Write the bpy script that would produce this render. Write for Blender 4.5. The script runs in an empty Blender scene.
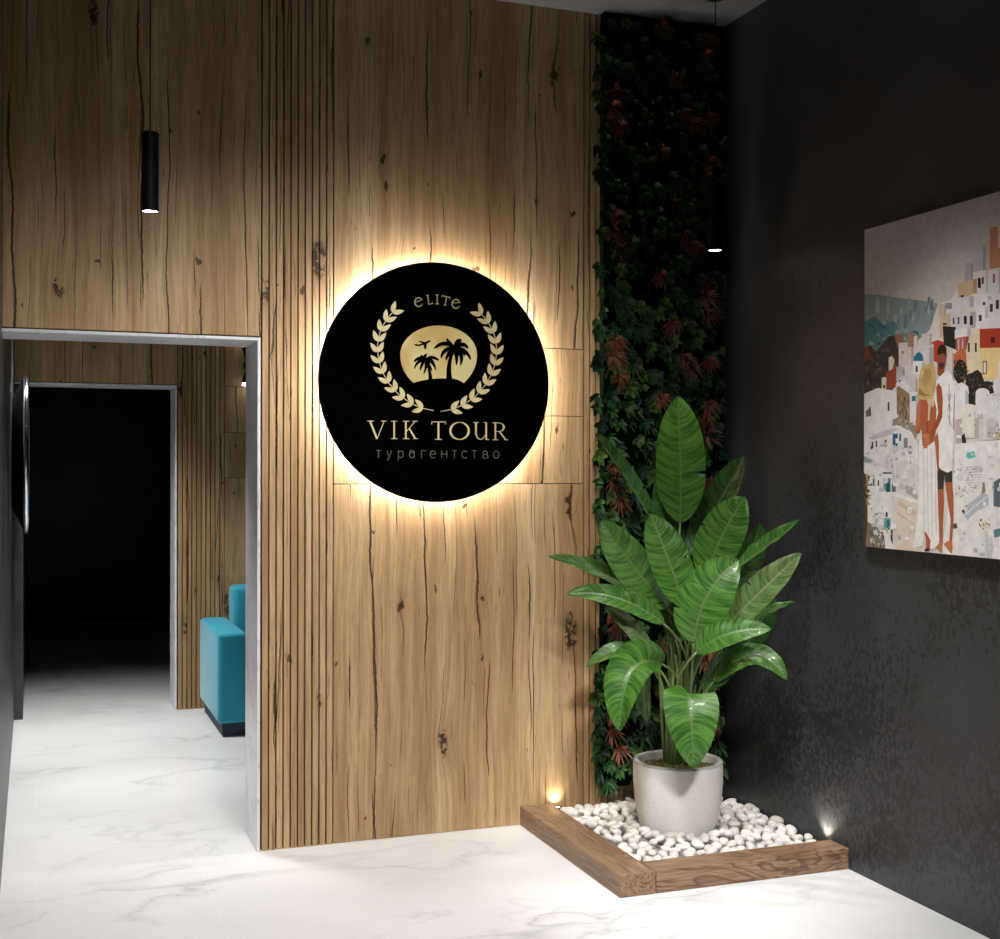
import bpy, bmesh, math, random
from mathutils import Vector, Matrix, noise
random.seed(7)
S = bpy.context.scene
COL = S.collection
PI = math.pi

# ------------------------------------------------------------------ camera
CAM = Vector((-0.8675, -5.2003, 1.5679)); FPX = 1267.73
YAW, PIT, ROL = math.radians(20.1867), math.radians(-0.0601), math.radians(0.0803)
Fv = Vector((math.sin(YAW)*math.cos(PIT), math.cos(YAW)*math.cos(PIT), math.sin(PIT)))
R0 = Vector((math.cos(YAW), -math.sin(YAW), 0)); U0 = R0.cross(Fv)
Rv = R0*math.cos(ROL) + U0*math.sin(ROL); Uv = U0*math.cos(ROL) - R0*math.sin(ROL)
def ray(u, v): return Fv + Rv*((u-500)/FPX) + Uv*((469.5-v)/FPX)
def at(u, v, d): return CAM + ray(u, v)*d
def onp(u, v, ax, val):
    r = ray(u, v); return CAM + r*((val-CAM[ax])/r[ax])
cd = bpy.data.cameras.new('camera'); cam = bpy.data.objects.new('camera', cd); COL.objects.link(cam)
cd.sensor_width = 36; cd.lens = FPX/1000*36; cd.clip_end = 60
M = Matrix((Rv, Uv, -Fv)).transposed().to_4x4(); M.translation = CAM
cam.matrix_world = M
S.camera = cam

# room numbers (metres)
XL, XR, H = -0.983, 2.129, 3.61
YB = 0.0          # face of the timber wall
YI = 3.222        # face of the inner timber wall
YF = -6.6
DH = 2.1

# ------------------------------------------------------------------ node helpers
def new_mat(name):
    m = bpy.data.materials.new(name); m.use_nodes = True
    nt = m.node_tree; b = nt.nodes['Principled BSDF']
    return m, nt, b
def N(nt, typ, **kw):
    n = nt.nodes.new(typ)
    for k, v in kw.items():
        if k.startswith('i_'):
            key = k[2:]
            n.inputs[int(key) if key.isdigit() else key.replace('_', ' ')].default_value = v
        else: setattr(n, k, v)
    return n
def L(nt, a, b): nt.links.new(a, b)
def math_(nt, op, a, b=None, c=None, clamp=False):
    n = nt.nodes.new('ShaderNodeMath'); n.operation = op; n.use_clamp = clamp
    for i, x in enumerate((a, b, c)):
        if x is None: continue
        if isinstance(x, (int, float)): n.inputs[i].default_value = x
        else: nt.links.new(x, n.inputs[i])
    return n.outputs[0]
def ramp(nt, fac, stops, interp='LINEAR'):
    r = nt.nodes.new('ShaderNodeValToRGB'); r.color_ramp.interpolation = interp
    e = r.color_ramp.elements
    while len(e) < len(stops): e.new(0.5)
    for el, (p, c) in zip(e, stops):
        el.position = p; el.color = (c[0], c[1], c[2], 1) if hasattr(c, '__len__') else (c, c, c, 1)
    nt.links.new(fac, r.inputs[0]); return r.outputs[0]
def mix(nt, f, a, b, mode='MIX'):
    n = nt.nodes.new('ShaderNodeMix'); n.data_type = 'RGBA'; n.blend_type = mode
    for s, x in ((n.inputs['Factor'], f), (n.inputs[6], a), (n.inputs[7], b)):
        if isinstance(x, (int, float)): s.default_value = x
        elif isinstance(x, tuple): s.default_value = (x[0], x[1], x[2], 1)
        else: nt.links.new(x, s)
    return n.outputs[2]
def coords(nt, scale=(1, 1, 1), loc=(0, 0, 0), kind='Object', rot=(0, 0, 0)):
    t = nt.nodes.new('ShaderNodeTexCoord'); m = nt.nodes.new('ShaderNodeMapping')
    m.inputs['Scale'].default_value = scale; m.inputs['Location'].default_value = loc; m.inputs['Rotation'].default_value = rot
    nt.links.new(t.outputs[kind], m.inputs[0]); return m.outputs[0]
def noise_(nt, vec, scale, detail=4, rough=0.5, dist=0.0):
    n = nt.nodes.new('ShaderNodeTexNoise'); n.inputs['Scale'].default_value = scale
    n.inputs['Detail'].default_value = detail; n.inputs['Roughness'].default_value = rough; n.inputs['Distortion'].default_value = dist
    nt.links.new(vec, n.inputs['Vector']); return n.outputs['Fac']
def bump(nt, b, h, strength=0.3, dist=0.01):
    n = nt.nodes.new('ShaderNodeBump'); n.inputs['Strength'].default_value = strength; n.inputs['Distance'].default_value = dist
    nt.links.new(h, n.inputs['Height']); nt.links.new(n.outputs[0], b.inputs['Normal'])
def flat(name, c, rough=0.5, metal=0.0, em=None, es=0.0, spec=None):
    m, nt, b = new_mat(name)
    # a little mottling so that every surface is procedural
    n = noise_(nt, coords(nt), 30, 3)
    col = mix(nt, n, tuple(x*0.93 for x in c), tuple(min(1, x*1.07) for x in c))
    L(nt, col, b.inputs['Base Color'])
    b.inputs['Roughness'].default_value = rough; b.inputs['Metallic'].default_value = metal
    if spec is not None: b.inputs['Specular IOR Level'].default_value = spec
    if em:
        b.inputs['Emission Color'].default_value = (*em, 1); b.inputs['Emission Strength'].default_value = es
    return m

# ------------------------------------------------------------------ materials
def oak(name, seed, tint=(1, 1, 1)):
    m, nt, b = new_mat(name)
    o = (seed*3.1, seed*1.7, seed*0.9)
    def vadd(a, c3):
        v = nt.nodes.new('ShaderNodeVectorMath'); v.operation = 'ADD'; L(nt, a, v.inputs[0])
        if isinstance(c3, tuple): v.inputs[1].default_value = c3
        else: L(nt, c3, v.inputs[1])
        return v.outputs[0]
    # knots: sparse stretched cells
    wn = nt.nodes.new('ShaderNodeTexNoise'); wn.inputs['Scale'].default_value = 1.0; wn.inputs['Detail'].default_value = 4; wn.inputs['Roughness'].default_value = .65
    L(nt, coords(nt, (26, 1, 11), o), wn.inputs['Vector'])
    ws = nt.nodes.new('ShaderNodeVectorMath'); ws.operation = 'SCALE'; ws.inputs['Scale'].default_value = 0.14
    L(nt, wn.outputs['Color'], ws.inputs[0])
    def flat2(sx_, sz_, warp):
        a = vadd(coords(nt, (sx_, 0.01, sz_), o), warp)
        sp_ = nt.nodes.new('ShaderNodeSeparateXYZ'); L(nt, a, sp_.inputs[0])
        cb = nt.nodes.new('ShaderNodeCombineXYZ'); L(nt, sp_.outputs[0], cb.inputs[0]); L(nt, sp_.outputs[2], cb.inputs[1])
        v_ = N(nt, 'ShaderNodeTexVoronoi', feature='F1', voronoi_dimensions='2D'); v_.inputs['Scale'].default_value = 1.0
        L(nt, cb.outputs[0], v_.inputs['Vector'])
        cs = nt.nodes.new('ShaderNodeSeparateColor'); L(nt, v_.outputs['Color'], cs.inputs[0])
        return v_.outputs['Distance'], cs.outputs[0], cs.outputs[1]
    kd, kr, kr2 = flat2(2.6, 1.05, ws.outputs[0])
    kd = math_(nt, 'ADD', math_(nt, 'DIVIDE', kd, math_(nt, 'ADD', 0.35, kr2)), math_(nt, 'MULTIPLY', math_(nt, 'GREATER_THAN', kr, 0.66), 1.0))
    knot = ramp(nt, kd, [(0.0, 1), (0.048, 0.95), (0.075, 0.0)])
    halo = ramp(nt, kd, [(0.0, 1), (0.12, 0.45), (0.26, 0.0)])
    tc = coords(nt, (1, 1, 1), o)
    sx = nt.nodes.new('ShaderNodeSeparateXYZ'); L(nt, tc, sx.inputs[0])
    gx = math_(nt, 'ADD', sx.outputs[0], math_(nt, 'MULTIPLY', halo, 0.022))
    wob = noise_(nt, coords(nt, (1.5, 0.01, 0.8), o), 1.6, 2)
    gx = math_(nt, 'ADD', gx, math_(nt, 'MULTIPLY', wob, 0.055))
    def cyl(zs, off=0.0):
        cx = nt.nodes.new('ShaderNodeCombineXYZ'); L(nt, gx, cx.inputs[0]); L(nt, math_(nt, 'MULTIPLY', sx.outputs[2], zs), cx.inputs[2]); L(nt, sx.outputs[1], cx.inputs[1])
        return vadd(cx.outputs[0], (off, 0, off)) if off else cx.outputs[0]
    g1 = cyl(0.03)
    broad = noise_(nt, g1, 7, 3, 0.5)
    midb = noise_(nt, cyl(0.05), 28, 4, 0.6)
    fine = noise_(nt, cyl(0.035), 95, 5, 0.7)
    pore = noise_(nt, coords(nt, (330, 1, 9), o), 1.0, 2)
    c = ramp(nt, broad, [(0.30, OAKC[0]), (0.48, OAKC[1]), (0.70, OAKC[2])])
    c = mix(nt, math_(nt, 'MULTIPLY', ramp(nt, midb, [(0.36, 1), (0.56, 0)]), 0.42), c, (0.235, 0.125, 0.050))
    c = mix(nt, math_(nt, 'MULTIPLY', ramp(nt, fine, [(0.36, 1), (0.56, 0)]), 0.42), c, (0.20, 0.105, 0.042))
    c = mix(nt, math_(nt, 'MULTIPLY', ramp(nt, pore, [(0.30, 1), (0.42, 0)]), 0.38), c, (0.14, 0.07, 0.03))
    c = mix(nt, math_(nt, 'MULTIPLY', halo, 0.38), c, (0.19, 0.095, 0.036))
    jit = noise_(nt, coords(nt, (30, 1, 34), o), 1.0, 3, 0.6)
    def crack(per, width, mlo, mhi, k, mz, wamp, jamp):
        # near-parallel fissures: irregular columns that wander along the board
        zz_ = nt.nodes.new('ShaderNodeCombineXYZ')
        L(nt, math_(nt, 'MULTIPLY', sx.outputs[0], 0.55/per*0.5), zz_.inputs[0]); L(nt, math_(nt, 'MULTIPLY', sx.outputs[2], 1.1), zz_.inputs[2])
        wv = vadd(zz_.outputs[0], (k*7.7, k*1.3, k*3.1))
        wnd = math_(nt, 'MULTIPLY', math_(nt, 'SUBTRACT', noise_(nt, wv, 1.0, 3, 0.55), 0.5), wamp)
        u_ = math_(nt, 'ADD', math_(nt, 'ADD', gx, wnd), math_(nt, 'MULTIPLY', math_(nt, 'SUBTRACT', jit, 0.5), jamp))
        u_ = math_(nt, 'ADD', math_(nt, 'DIVIDE', u_, per), k*0.37)
        d = math_(nt, 'MULTIPLY', math_(nt, 'ABSOLUTE', math_(nt, 'SUBTRACT', math_(nt, 'FRACT', u_), 0.5)), per)
        cell = nt.nodes.new('ShaderNodeCombineXYZ')
        L(nt, math_(nt, 'MULTIPLY', math_(nt, 'FLOOR', u_), 3.37), cell.inputs[0]); L(nt, math_(nt, 'MULTIPLY', sx.outputs[2], mz), cell.inputs[2]); cell.inputs[1].default_value = k*2.2
        mn = noise_(nt, cell.outputs[0], 1.0, 2, 0.5)
        mk = ramp(nt, mn, [(mlo, 0), (mhi, 1)])
        d = math_(nt, 'DIVIDE', d, math_(nt, 'ADD', 0.25, mk))
        line = ramp(nt, math_(nt, 'DIVIDE', d, width), [(0.0, 1), (0.6, 0.9), (1.0, 0)])
        return math_(nt, 'MULTIPLY', line, ramp(nt, mk, [(0.0, 0), (0.25, 1)]))
    c1 = crack(0.235, 0.0046, 0.49, 0.60, 1.0, 1.1, 0.11, 0.012)
    c2 = crack(0.105, 0.0026, 0.52, 0.62, 2.0, 1.8, 0.06, 0.009)
    c3 = crack(0.047, 0.0018, 0.55, 0.63, 3.0, 3.0, 0.03, 0.006)
    tick = ramp(nt, noise_(nt, coords(nt, (170, 1, 13), o), 1.0, 1), [(0.70, 0), (0.73, 1)])
    tick = math_(nt, 'MULTIPLY', tick, ramp(nt, noise_(nt, coords(nt, (5, .1, 1.6), (7.7+o[0], 0, 1)), 1.0, 2), [(0.50, 0), (0.58, 1)]))
    ws2 = nt.nodes.new('ShaderNodeVectorMath'); ws2.operation = 'SCALE'; ws2.inputs['Scale'].default_value = 0.30
    L(nt, wn.outputs['Color'], ws2.inputs[0])
    hd, hr, hr2 = flat2(4.4, 3.2, ws2.outputs[0])
    hd = math_(nt, 'ADD', math_(nt, 'DIVIDE', hd, math_(nt, 'ADD', 0.25, hr2)), math_(nt, 'MULTIPLY', math_(nt, 'GREATER_THAN', hr, 0.6), 1.0))
    holes = ramp(nt, hd, [(0.0, 1), (0.034, 0.95), (0.050, 0)])
    kn = math_(nt, 'MULTIPLY', knot, ramp(nt, jit, [(0.44, 0.0), (0.50, 1)]))
    dark = c1
    for q in (c2, math_(nt, 'MULTIPLY', c3, 0.75), math_(nt, 'MULTIPLY', tick, 0.8), kn, math_(nt, 'MULTIPLY', holes, 0.9)): dark = math_(nt, 'MAXIMUM', dark, q)
    c = mix(nt, math_(nt, 'MULTIPLY', dark, 0.94), c, (0.026, 0.011, 0.005))
    if tint != (1, 1, 1): c = mix(nt, 1.0, c, tint, 'MULTIPLY')
    L(nt, c, b.inputs['Base Color'])
    b.inputs['Roughness'].default_value = 0.5
    b.inputs['Specular IOR Level'].default_value = 0.3
    h = math_(nt, 'SUBTRACT', math_(nt, 'MULTIPLY', fine, 0.25), dark)
    bump(nt, b, h, 0.5, 0.004)
    return m
OAKC = [(0.410, 0.245, 0.115), (0.560, 0.370, 0.190), (0.690, 0.495, 0.280)]
OAK = [oak('oak_board', 0.0), oak('oak_board', 4.3), oak('oak_board', 8.9)]
def oak_slat(seed): return oak('oak_slat', seed)
OAKS = [oak('oak_slat', 13.7), oak('oak_slat', 21.1, (0.95, 0.94, 0.95)), oak('oak_slat', 31.9, (1.0, 0.98, 0.95))]
GAP = flat('slat_backing', (0.018, 0.010, 0.006), 0.9)

def marble():
    m, nt, b = new_mat('white_marble_tile')
    P = coords(nt)
    def veins(sc, w, off, lo, hi, stretch):
        v = coords(nt, stretch, off, rot=(0, 0, 0.6))
        wn = nt.nodes.new('ShaderNodeTexNoise'); wn.inputs['Scale'].default_value = 2.2; wn.inputs['Detail'].default_value = 6; wn.inputs['Roughness'].default_value = .6
        L(nt, v, wn.inputs['Vector'])
        sc_ = nt.nodes.new('ShaderNodeVectorMath'); sc_.operation = 'SCALE'; sc_.inputs['Scale'].default_value = 0.55
        L(nt, wn.outputs['Color'], sc_.inputs[0])
        ad = nt.nodes.new('ShaderNodeVectorMath'); L(nt, v, ad.inputs[0]); L(nt, sc_.outputs[0], ad.inputs[1])
        n = noise_(nt, ad.outputs[0], sc, 2, 0.45)
        d = math_(nt, 'ABSOLUTE', math_(nt, 'SUBTRACT', n, 0.5))
        ln = ramp(nt, d, [(0.0, 1), (w, 0.35), (w*3.5, 0)])
        mk = ramp(nt, noise_(nt, v, 1.1, 3), [(lo, 0), (hi, 1)])
        return math_(nt, 'MULTIPLY', ln, mk)
    va = veins(1.0, 0.008, (3.1, 1.7, 0), 0.42, 0.60, (0.8, 1.7, 1))
    vb = veins(2.1, 0.010, (9.1, 4.7, 0), 0.48, 0.62, (0.9, 1.5, 1))
    cl = noise_(nt, P, 1.3, 5)
    c = ramp(nt, cl, [(0.3, (0.70, 0.70, 0.705)), (0.7, (0.80, 0.80, 0.80))])
    c = mix(nt, math_(nt, 'MULTIPLY', va, 0.55), c, (0.30, 0.31, 0.33))
    c = mix(nt, math_(nt, 'MULTIPLY', vb, 0.34), c, (0.38, 0.39, 0.41))
    # joints: x every 0.6 from -0.85, y every 1.2 from 0.31
    sx = nt.nodes.new('ShaderNodeSeparateXYZ'); L(nt, P, sx.inputs[0])
    def joint(o, off, per):
        a = math_(nt, 'DIVIDE', math_(nt, 'SUBTRACT', o, off), per)
        fr = math_(nt, 'FRACT', a)
        d = math_(nt, 'MINIMUM', fr, math_(nt, 'SUBTRACT', 1.0, fr))
        return math_(nt, 'LESS_THAN', math_(nt, 'MULTIPLY', d, per), 0.0012)
    j = math_(nt, 'MAXIMUM', joint(sx.outputs[0], -0.855+60*0.6-36, 0.6), joint(sx.outputs[1], 0.31-24, 1.2))
    c = mix(nt, math_(nt, 'MULTIPLY', j, 0.45), c, (0.88, 0.88, 0.88))
    L(nt, c, b.inputs['Base Color']); b.inputs['Roughness'].default_value = 0.28
    b.inputs['Specular IOR Level'].default_value = 0.35
    return m
MARB = marble()
def marble_trim():
    m, nt, b = new_mat('marble_lining')
    v = coords(nt, (1.5, 1.5, 0.9), (2, 5, 1))
    n = noise_(nt, v, 2.4, 4, 0.55, 1.2)
    d = math_(nt, 'ABSOLUTE', math_(nt, 'SUBTRACT', n, 0.5))
    ln = ramp(nt, d, [(0, 1), (0.012, 0.3), (0.04, 0)])
    c = mix(nt, math_(nt, 'MULTIPLY', ln, 0.5), (0.80, 0.80, 0.83), (0.36, 0.37, 0.40))
    L(nt, c, b.inputs['Base Color']); b.inputs['Roughness'].default_value = 0.3
    return m
MTRIM = marble_trim()

def plaster(name, base, dark, patch_z=None):
    m, nt, b = new_mat(name)
    v = coords(nt)
    cl = noise_(nt, v, 2.3, 6, 0.6)
    c = ramp(nt, cl, [(0.35, tuple(x*0.8 for x in base)), (0.65, tuple(x*1.18 for x in base))])
    sp = noise_(nt, coords(nt, (1, 1, 0.7)), 52, 6, 0.72, 0.3)
    area = noise_(nt, v, 1.5, 3, 0.5)
    lvl = math_(nt, 'ADD', math_(nt, 'MULTIPLY', area, 0.55), 0.24)
    if patch_z is not None:
        sx = nt.nodes.new('ShaderNodeSeparateXYZ'); L(nt, v, sx.inputs[0])
        lvl = math_(nt, 'SUBTRACT', lvl, math_(nt, 'MULTIPLY', math_(nt, 'ABSOLUTE', math_(nt, 'SUBTRACT', sx.outputs[2], patch_z)), 0.07))
    mk = ramp(nt, math_(nt, 'SUBTRACT', lvl, sp), [(0.0, 0), (0.03, 1)])
    c = mix(nt, math_(nt, 'MULTIPLY', mk, 0.75), c, dark)
    L(nt, c, b.inputs['Base Color'])
    L(nt, ramp(nt, cl, [(0.3, 0.34), (0.7, 0.46)]), b.inputs['Roughness'])
    gr = noise_(nt, coords(nt, (1, 1, .6)), 120, 4, 0.6)
    h = math_(nt, 'ADD', math_(nt, 'MULTIPLY', gr, 0.4), math_(nt, 'ADD', math_(nt, 'MULTIPLY', sp, 0.5), math_(nt, 'MULTIPLY', cl, 0.8)))
    bump(nt, b, h, 0.42, 0.004)
    return m
DARK = plaster('charcoal_plaster', (0.043, 0.0455, 0.051), (0.013, 0.0135, 0.0155), 0.55)
DARK2 = plaster('charcoal_plaster', (0.050, 0.050, 0.053), (0.026, 0.026, 0.028))
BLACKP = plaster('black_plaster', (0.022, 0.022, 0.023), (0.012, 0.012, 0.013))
CEIL = flat('ceiling_paint', (0.17, 0.17, 0.175), 0.85)
BLACK = flat('matt_black_metal', (0.0035, 0.0035, 0.0035), 0.5, spec=0.12)
SIGNB = flat('sign_black', (0.0010, 0.0010, 0.0010), 0.7, spec=0.0)
CHROME = flat('chrome', (0.75, 0.76, 0.80), 0.12, 1.0)
MIRROR = flat('mirror_glass', (0.80, 0.82, 0.85), 0.02, 1.0)
LENS = flat('lamp_lens', (0.9, 0.9, 0.9), 0.4, 0, (1.0, 0.97, 0.92), 14)
LED = flat('warm_led_strip', (0.9, 0.85, 0.7), 0.4, 0, (1.0, 0.95, 0.90), 260)
LENSW = flat('warm_lamp_lens', (0.9, 0.85, 0.7), 0.4, 0, (1.0, 0.85, 0.62), 12)

def gold(name, c, c2):
    m, nt, b = new_mat(name)
    n = noise_(nt, coords(nt, (3.2, 1, 3.2), (0.3, 0, 0.2), rot=(0, 0.7, 0)), 2.0, 1)
    L(nt, ramp(nt, n, [(0.35, c), (0.62, c2)]), b.inputs['Base Color'])
    b.inputs['Roughness'].default_value = 0.42; b.inputs['Metallic'].default_value = 0.12
    return m
GOLD = gold('gold_foil', (0.84, 0.68, 0.34), (0.92, 0.80, 0.48))
GOLD2 = gold('gold_foil', (0.74, 0.50, 0.17), (0.86, 0.74, 0.36))
GREYL = flat('grey_gold_letter', (0.20, 0.18, 0.13), 0.5)

def fabric(name, c):
    m, nt, b = new_mat(name)
    n = noise_(nt, coords(nt), 220, 3, 0.7)
    L(nt, mix(nt, n, tuple(x*0.75 for x in c), tuple(min(1, x*1.2) for x in c)), b.inputs['Base Color'])
    b.inputs['Roughness'].default_value = 0.8
    b.inputs['Sheen Weight'].default_value = 0.25
    bump(nt, b, n, 0.3, 0.002); return m
TEAL = fabric('teal_velvet', (0.010, 0.32, 0.44))
TEALP = fabric('teal_piping', (0.03, 0.45, 0.52))
NAVY = flat('navy_plinth', (0.008, 0.03, 0.06), 0.6)

def darkwood(name, seed, axis):
    m, nt, b = new_mat(name)
    st = [8, 8, 8]; st[axis] = 1.1
    v = coords(nt, tuple(st), (seed, seed*2, seed*.7))
    n = noise_(nt, v, 1.0, 3, 0.5, 1.6)
    rings = math_(nt, 'FRACT', math_(nt, 'MULTIPLY', n, 11.0))
    rg = ramp(nt, rings, [(0.0, 0.0), (0.55, 0.25), (0.86, 1.0), (1.0, 0.0)])
    st2 = [120, 120, 120]; st2[axis] = 5
    f = noise_(nt, coords(nt, tuple(st2)), 1.0, 3, 0.6)
    c = mix(nt, math_(nt, 'MULTIPLY', rg, 0.85), (0.330, 0.205, 0.125), (0.075, 0.036, 0.018))
    c = mix(nt, math_(nt, 'MULTIPLY', ramp(nt, f, [(0.35, 1), (0.58, 0)]), 0.72), c, (0.085, 0.040, 0.020))
    big = noise_(nt, v, 0.6, 2)
    c = mix(nt, math_(nt, 'MULTIPLY', ramp(nt, big, [(0.45, 0), (0.7, 1)]), 0.40), c, (0.36, 0.23, 0.13))
    L(nt, c, b.inputs['Base Color']); b.inputs['Roughness'].default_value = 0.5
    bump(nt, b, math_(nt, 'SUBTRACT', f, math_(nt, 'MULTIPLY', rg, .5)), 0.4, 0.003); return m
DWY = darkwood('dark_rustic_beam', 1.3, 1)
DWX = darkwood('dark_rustic_beam', 5.9, 0)

def stone(name, c, sp=0.0):
    m, nt, b = new_mat(name)
    n = noise_(nt, coords(nt), 9, 5)
    col = mix(nt, n, tuple(x*0.88 for x in c), c)
    if sp:
        s = noise_(nt, coords(nt), 210, 2, .5)
        col = mix(nt, math_(nt, 'MULTIPLY', ramp(nt, s, [(0.60, 0), (0.66, 1)]), sp), col, (0.25, 0.22, 0.19))
    L(nt, col, b.inputs['Base Color']); b.inputs['Roughness'].default_value = 0.6
    bump(nt, b, noise_(nt, coords(nt), 90, 3), 0.12, 0.003); return m
PEB = [stone('white_pebble', (0.72, 0.68, 0.63)), stone('white_pebble', (0.64, 0.60, 0.56)), stone('white_pebble', (0.78, 0.75, 0.71))]
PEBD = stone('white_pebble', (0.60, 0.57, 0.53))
POT = stone('speckled_pot', (0.86, 0.84, 0.80), 0.30)
POTRIM = stone('pot_rim', (0.42, 0.41, 0.38), 0.4)

def moss():
    m, nt, b = new_mat('pot_moss')
    n = noise_(nt, coords(nt), 60, 5, .7)
    L(nt, ramp(nt, n, [(0.3, (0.025, 0.022, 0.006)), (0.5, (0.085, 0.085, 0.018)), (0.7, (0.20, 0.17, 0.05))]), b.inputs['Base Color'])
    b.inputs['Roughness'].default_value = 0.9; bump(nt, b, n, 0.9, 0.01); return m
MOSS = moss()

def leafmat(name, lo, hi, rib, gloss=0.36):
    m, nt, b = new_mat(name)
    uv = nt.nodes.new('ShaderNodeTexCoord'); sx = nt.nodes.new('ShaderNodeSeparateXYZ'); L(nt, uv.outputs['UV'], sx.inputs[0])
    au = math_(nt, 'ABSOLUTE', sx.outputs[0])                     # 0 midrib .. 1 margin
    w = math_(nt, 'ADD', sx.outputs[1], math_(nt, 'MULTIPLY', math_(nt, 'POWER', au, 1.6), -0.10))
    nz = noise_(nt, uv.outputs['UV'], 5.0, 3)
    w = math_(nt, 'ADD', w, math_(nt, 'MULTIPLY', nz, 0.010))
    cv = nt.nodes.new('ShaderNodeCombineXYZ'); L(nt, w, cv.inputs[0]); L(nt, math_(nt, 'MULTIPLY', sx.outputs[0], 0.022), cv.inputs[1])
    band = noise_(nt, cv.outputs[0], 30, 3, 0.6)
    fine = noise_(nt, cv.outputs[0], 130, 2, 0.6)
    c = ramp(nt, band, [(0.38, lo), (0.62, hi)])
    c = mix(nt, math_(nt, 'MULTIPLY', ramp(nt, fine, [(0.35, 1), (0.5, 0)]), 0.45), c, tuple(x*0.45 for x in lo))
    oi = nt.nodes.new('ShaderNodeObjectInfo')
    c = mix(nt, ramp(nt, au, [(0.0, 1), (0.035, 0.8), (0.06, 0)]), c, rib)
    L(nt, c, b.inputs['Base Color'])
    b.inputs['Roughness'].default_value = gloss
    b.inputs['Coat Weight'].default_value = 0.15
    bump(nt, b, math_(nt, 'ADD', band, math_(nt, 'MULTIPLY', fine, .4)), 0.5, 0.004)
    # thin leaf: a little light comes through
    tr = nt.nodes.new('ShaderNodeBsdfTranslucent'); L(nt, mix(nt, 1.0, c, (1.0, 1.0, 0.5), 'MULTIPLY'), tr.inputs[0])
    ms = nt.nodes.new('ShaderNodeMixShader'); ms.inputs[0].default_value = 0.18
    L(nt, b.outputs[0], ms.inputs[1]); L(nt, tr.outputs[0], ms.inputs[2])
    L(nt, ms.outputs[0], nt.nodes['Material Output'].inputs[0])
    return m
LEAF = [leafmat('paradise_leaf', (0.022, 0.090, 0.010), (0.095, 0.235, 0.034), (0.09, 0.18, 0.045)),
        leafmat('paradise_leaf', (0.014, 0.052, 0.012), (0.050, 0.130, 0.026), (0.09, 0.16, 0.05)),
        leafmat('paradise_leaf', (0.060, 0.115, 0.030), (0.150, 0.240, 0.075), (0.22, 0.30, 0.12))]
STEM = flat('petiole_green', (0.115, 0.18, 0.055), 0.45)
def green(name, c):
    m, nt, b = new_mat(name)
    n = noise_(nt, coords(nt), 22, 3)
    L(nt, mix(nt, n, tuple(x*0.5 for x in c), tuple(x*1.4 for x in c)), b.inputs['Base Color'])
    b.inputs['Roughness'].default_value = 0.5; b.inputs['Specular IOR Level'].default_value = 0.3; return m
GR = [green('foliage_green', (0.022, 0.080, 0.018)), green('foliage_green', (0.045, 0.125, 0.022)),
      green('foliage_green', (0.010, 0.060, 0.030)), green('foliage_green', (0.085, 0.165, 0.030)), green('foliage_green', (0.008, 0.032, 0.012))]
BROM = [green('bromeliad_leaf', (0.26, 0.075, 0.050)), green('bromeliad_leaf', (0.30, 0.14, 0.08)), green('bromeliad_leaf', (0.22, 0.20, 0.07))]
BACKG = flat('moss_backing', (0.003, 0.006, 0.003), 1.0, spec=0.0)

# ------------------------------------------------------------------ mesh helpers
class MB:
    def __init__(s): s.v = []; s.f = []; s.m = []; s.sm = []; s.uv = None
    def add(s, vs, fs, mi=0, smooth=False):
        o = len(s.v); s.v += [tuple(v) for v in vs]
        for f in fs: s.f.append(tuple(i+o for i in f)); s.m.append(mi); s.sm.append(smooth)
    def box(s, x0, x1, y0, y1, z0, z1, mi=0):
        vs = [(x, y, z) for z in (z0, z1) for y in (y0, y1) for x in (x0, x1)]
        s.add(vs, [(0, 2, 3, 1), (4, 5, 7, 6), (0, 1, 5, 4), (2, 6, 7, 3), (0, 4, 6, 2), (1, 3, 7, 5)], mi)
    def build(s, name, mats, parent=None, bevel=0, loc=None, seg=2):
        me = bpy.data.meshes.new(name); me.from_pydata(s.v, [], s.f); me.update()
        for m in (mats if isinstance(mats, (list, tuple)) else [mats]): me.materials.append(m)
        for p, mi, sm in zip(me.polygons, s.m, s.sm): p.material_index = mi; p.use_smooth = sm
        if bevel:
            bm = bmesh.new(); bm.from_mesh(me)
            bmesh.ops.bevel(bm, geom=bm.edges[:], offset=bevel, segments=seg, affect='EDGES', profile=0.5)
            bm.to_mesh(me); bm.free()
            if seg > 2:
                for p in me.polygons: p.use_smooth = True
        o = bpy.data.objects.new(name, me); COL.objects.link(o)
        if parent is not None: o.parent = parent
        if loc: o.location = loc
        return o
def lathe(prof, seg=48, smooth=True, mi=0, mb=None, close=False):
    mb = mb or MB(); vs = []; fs = []
    n = len(prof)
    for k in range(seg):
        a = 2*PI*k/seg
        for r, z in prof: vs.append((r*math.cos(a), r*math.sin(a), z))
    for k in range(seg):
        k2 = (k+1) % seg
        for i in range(n-1): fs.append((k*n+i, k2*n+i, k2*n+i+1, k*n+i+1))
    mb.add(vs, fs, mi, smooth)
    return mb
def disc(mb, r, z, seg=48, up=True, mi=0):
    vs = [(r*math.cos(2*PI*k/seg), r*math.sin(2*PI*k/seg), z) for k in range(seg)]
    mb.add(vs, [tuple(range(seg)) if up else tuple(reversed(range(seg)))], mi)
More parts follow.
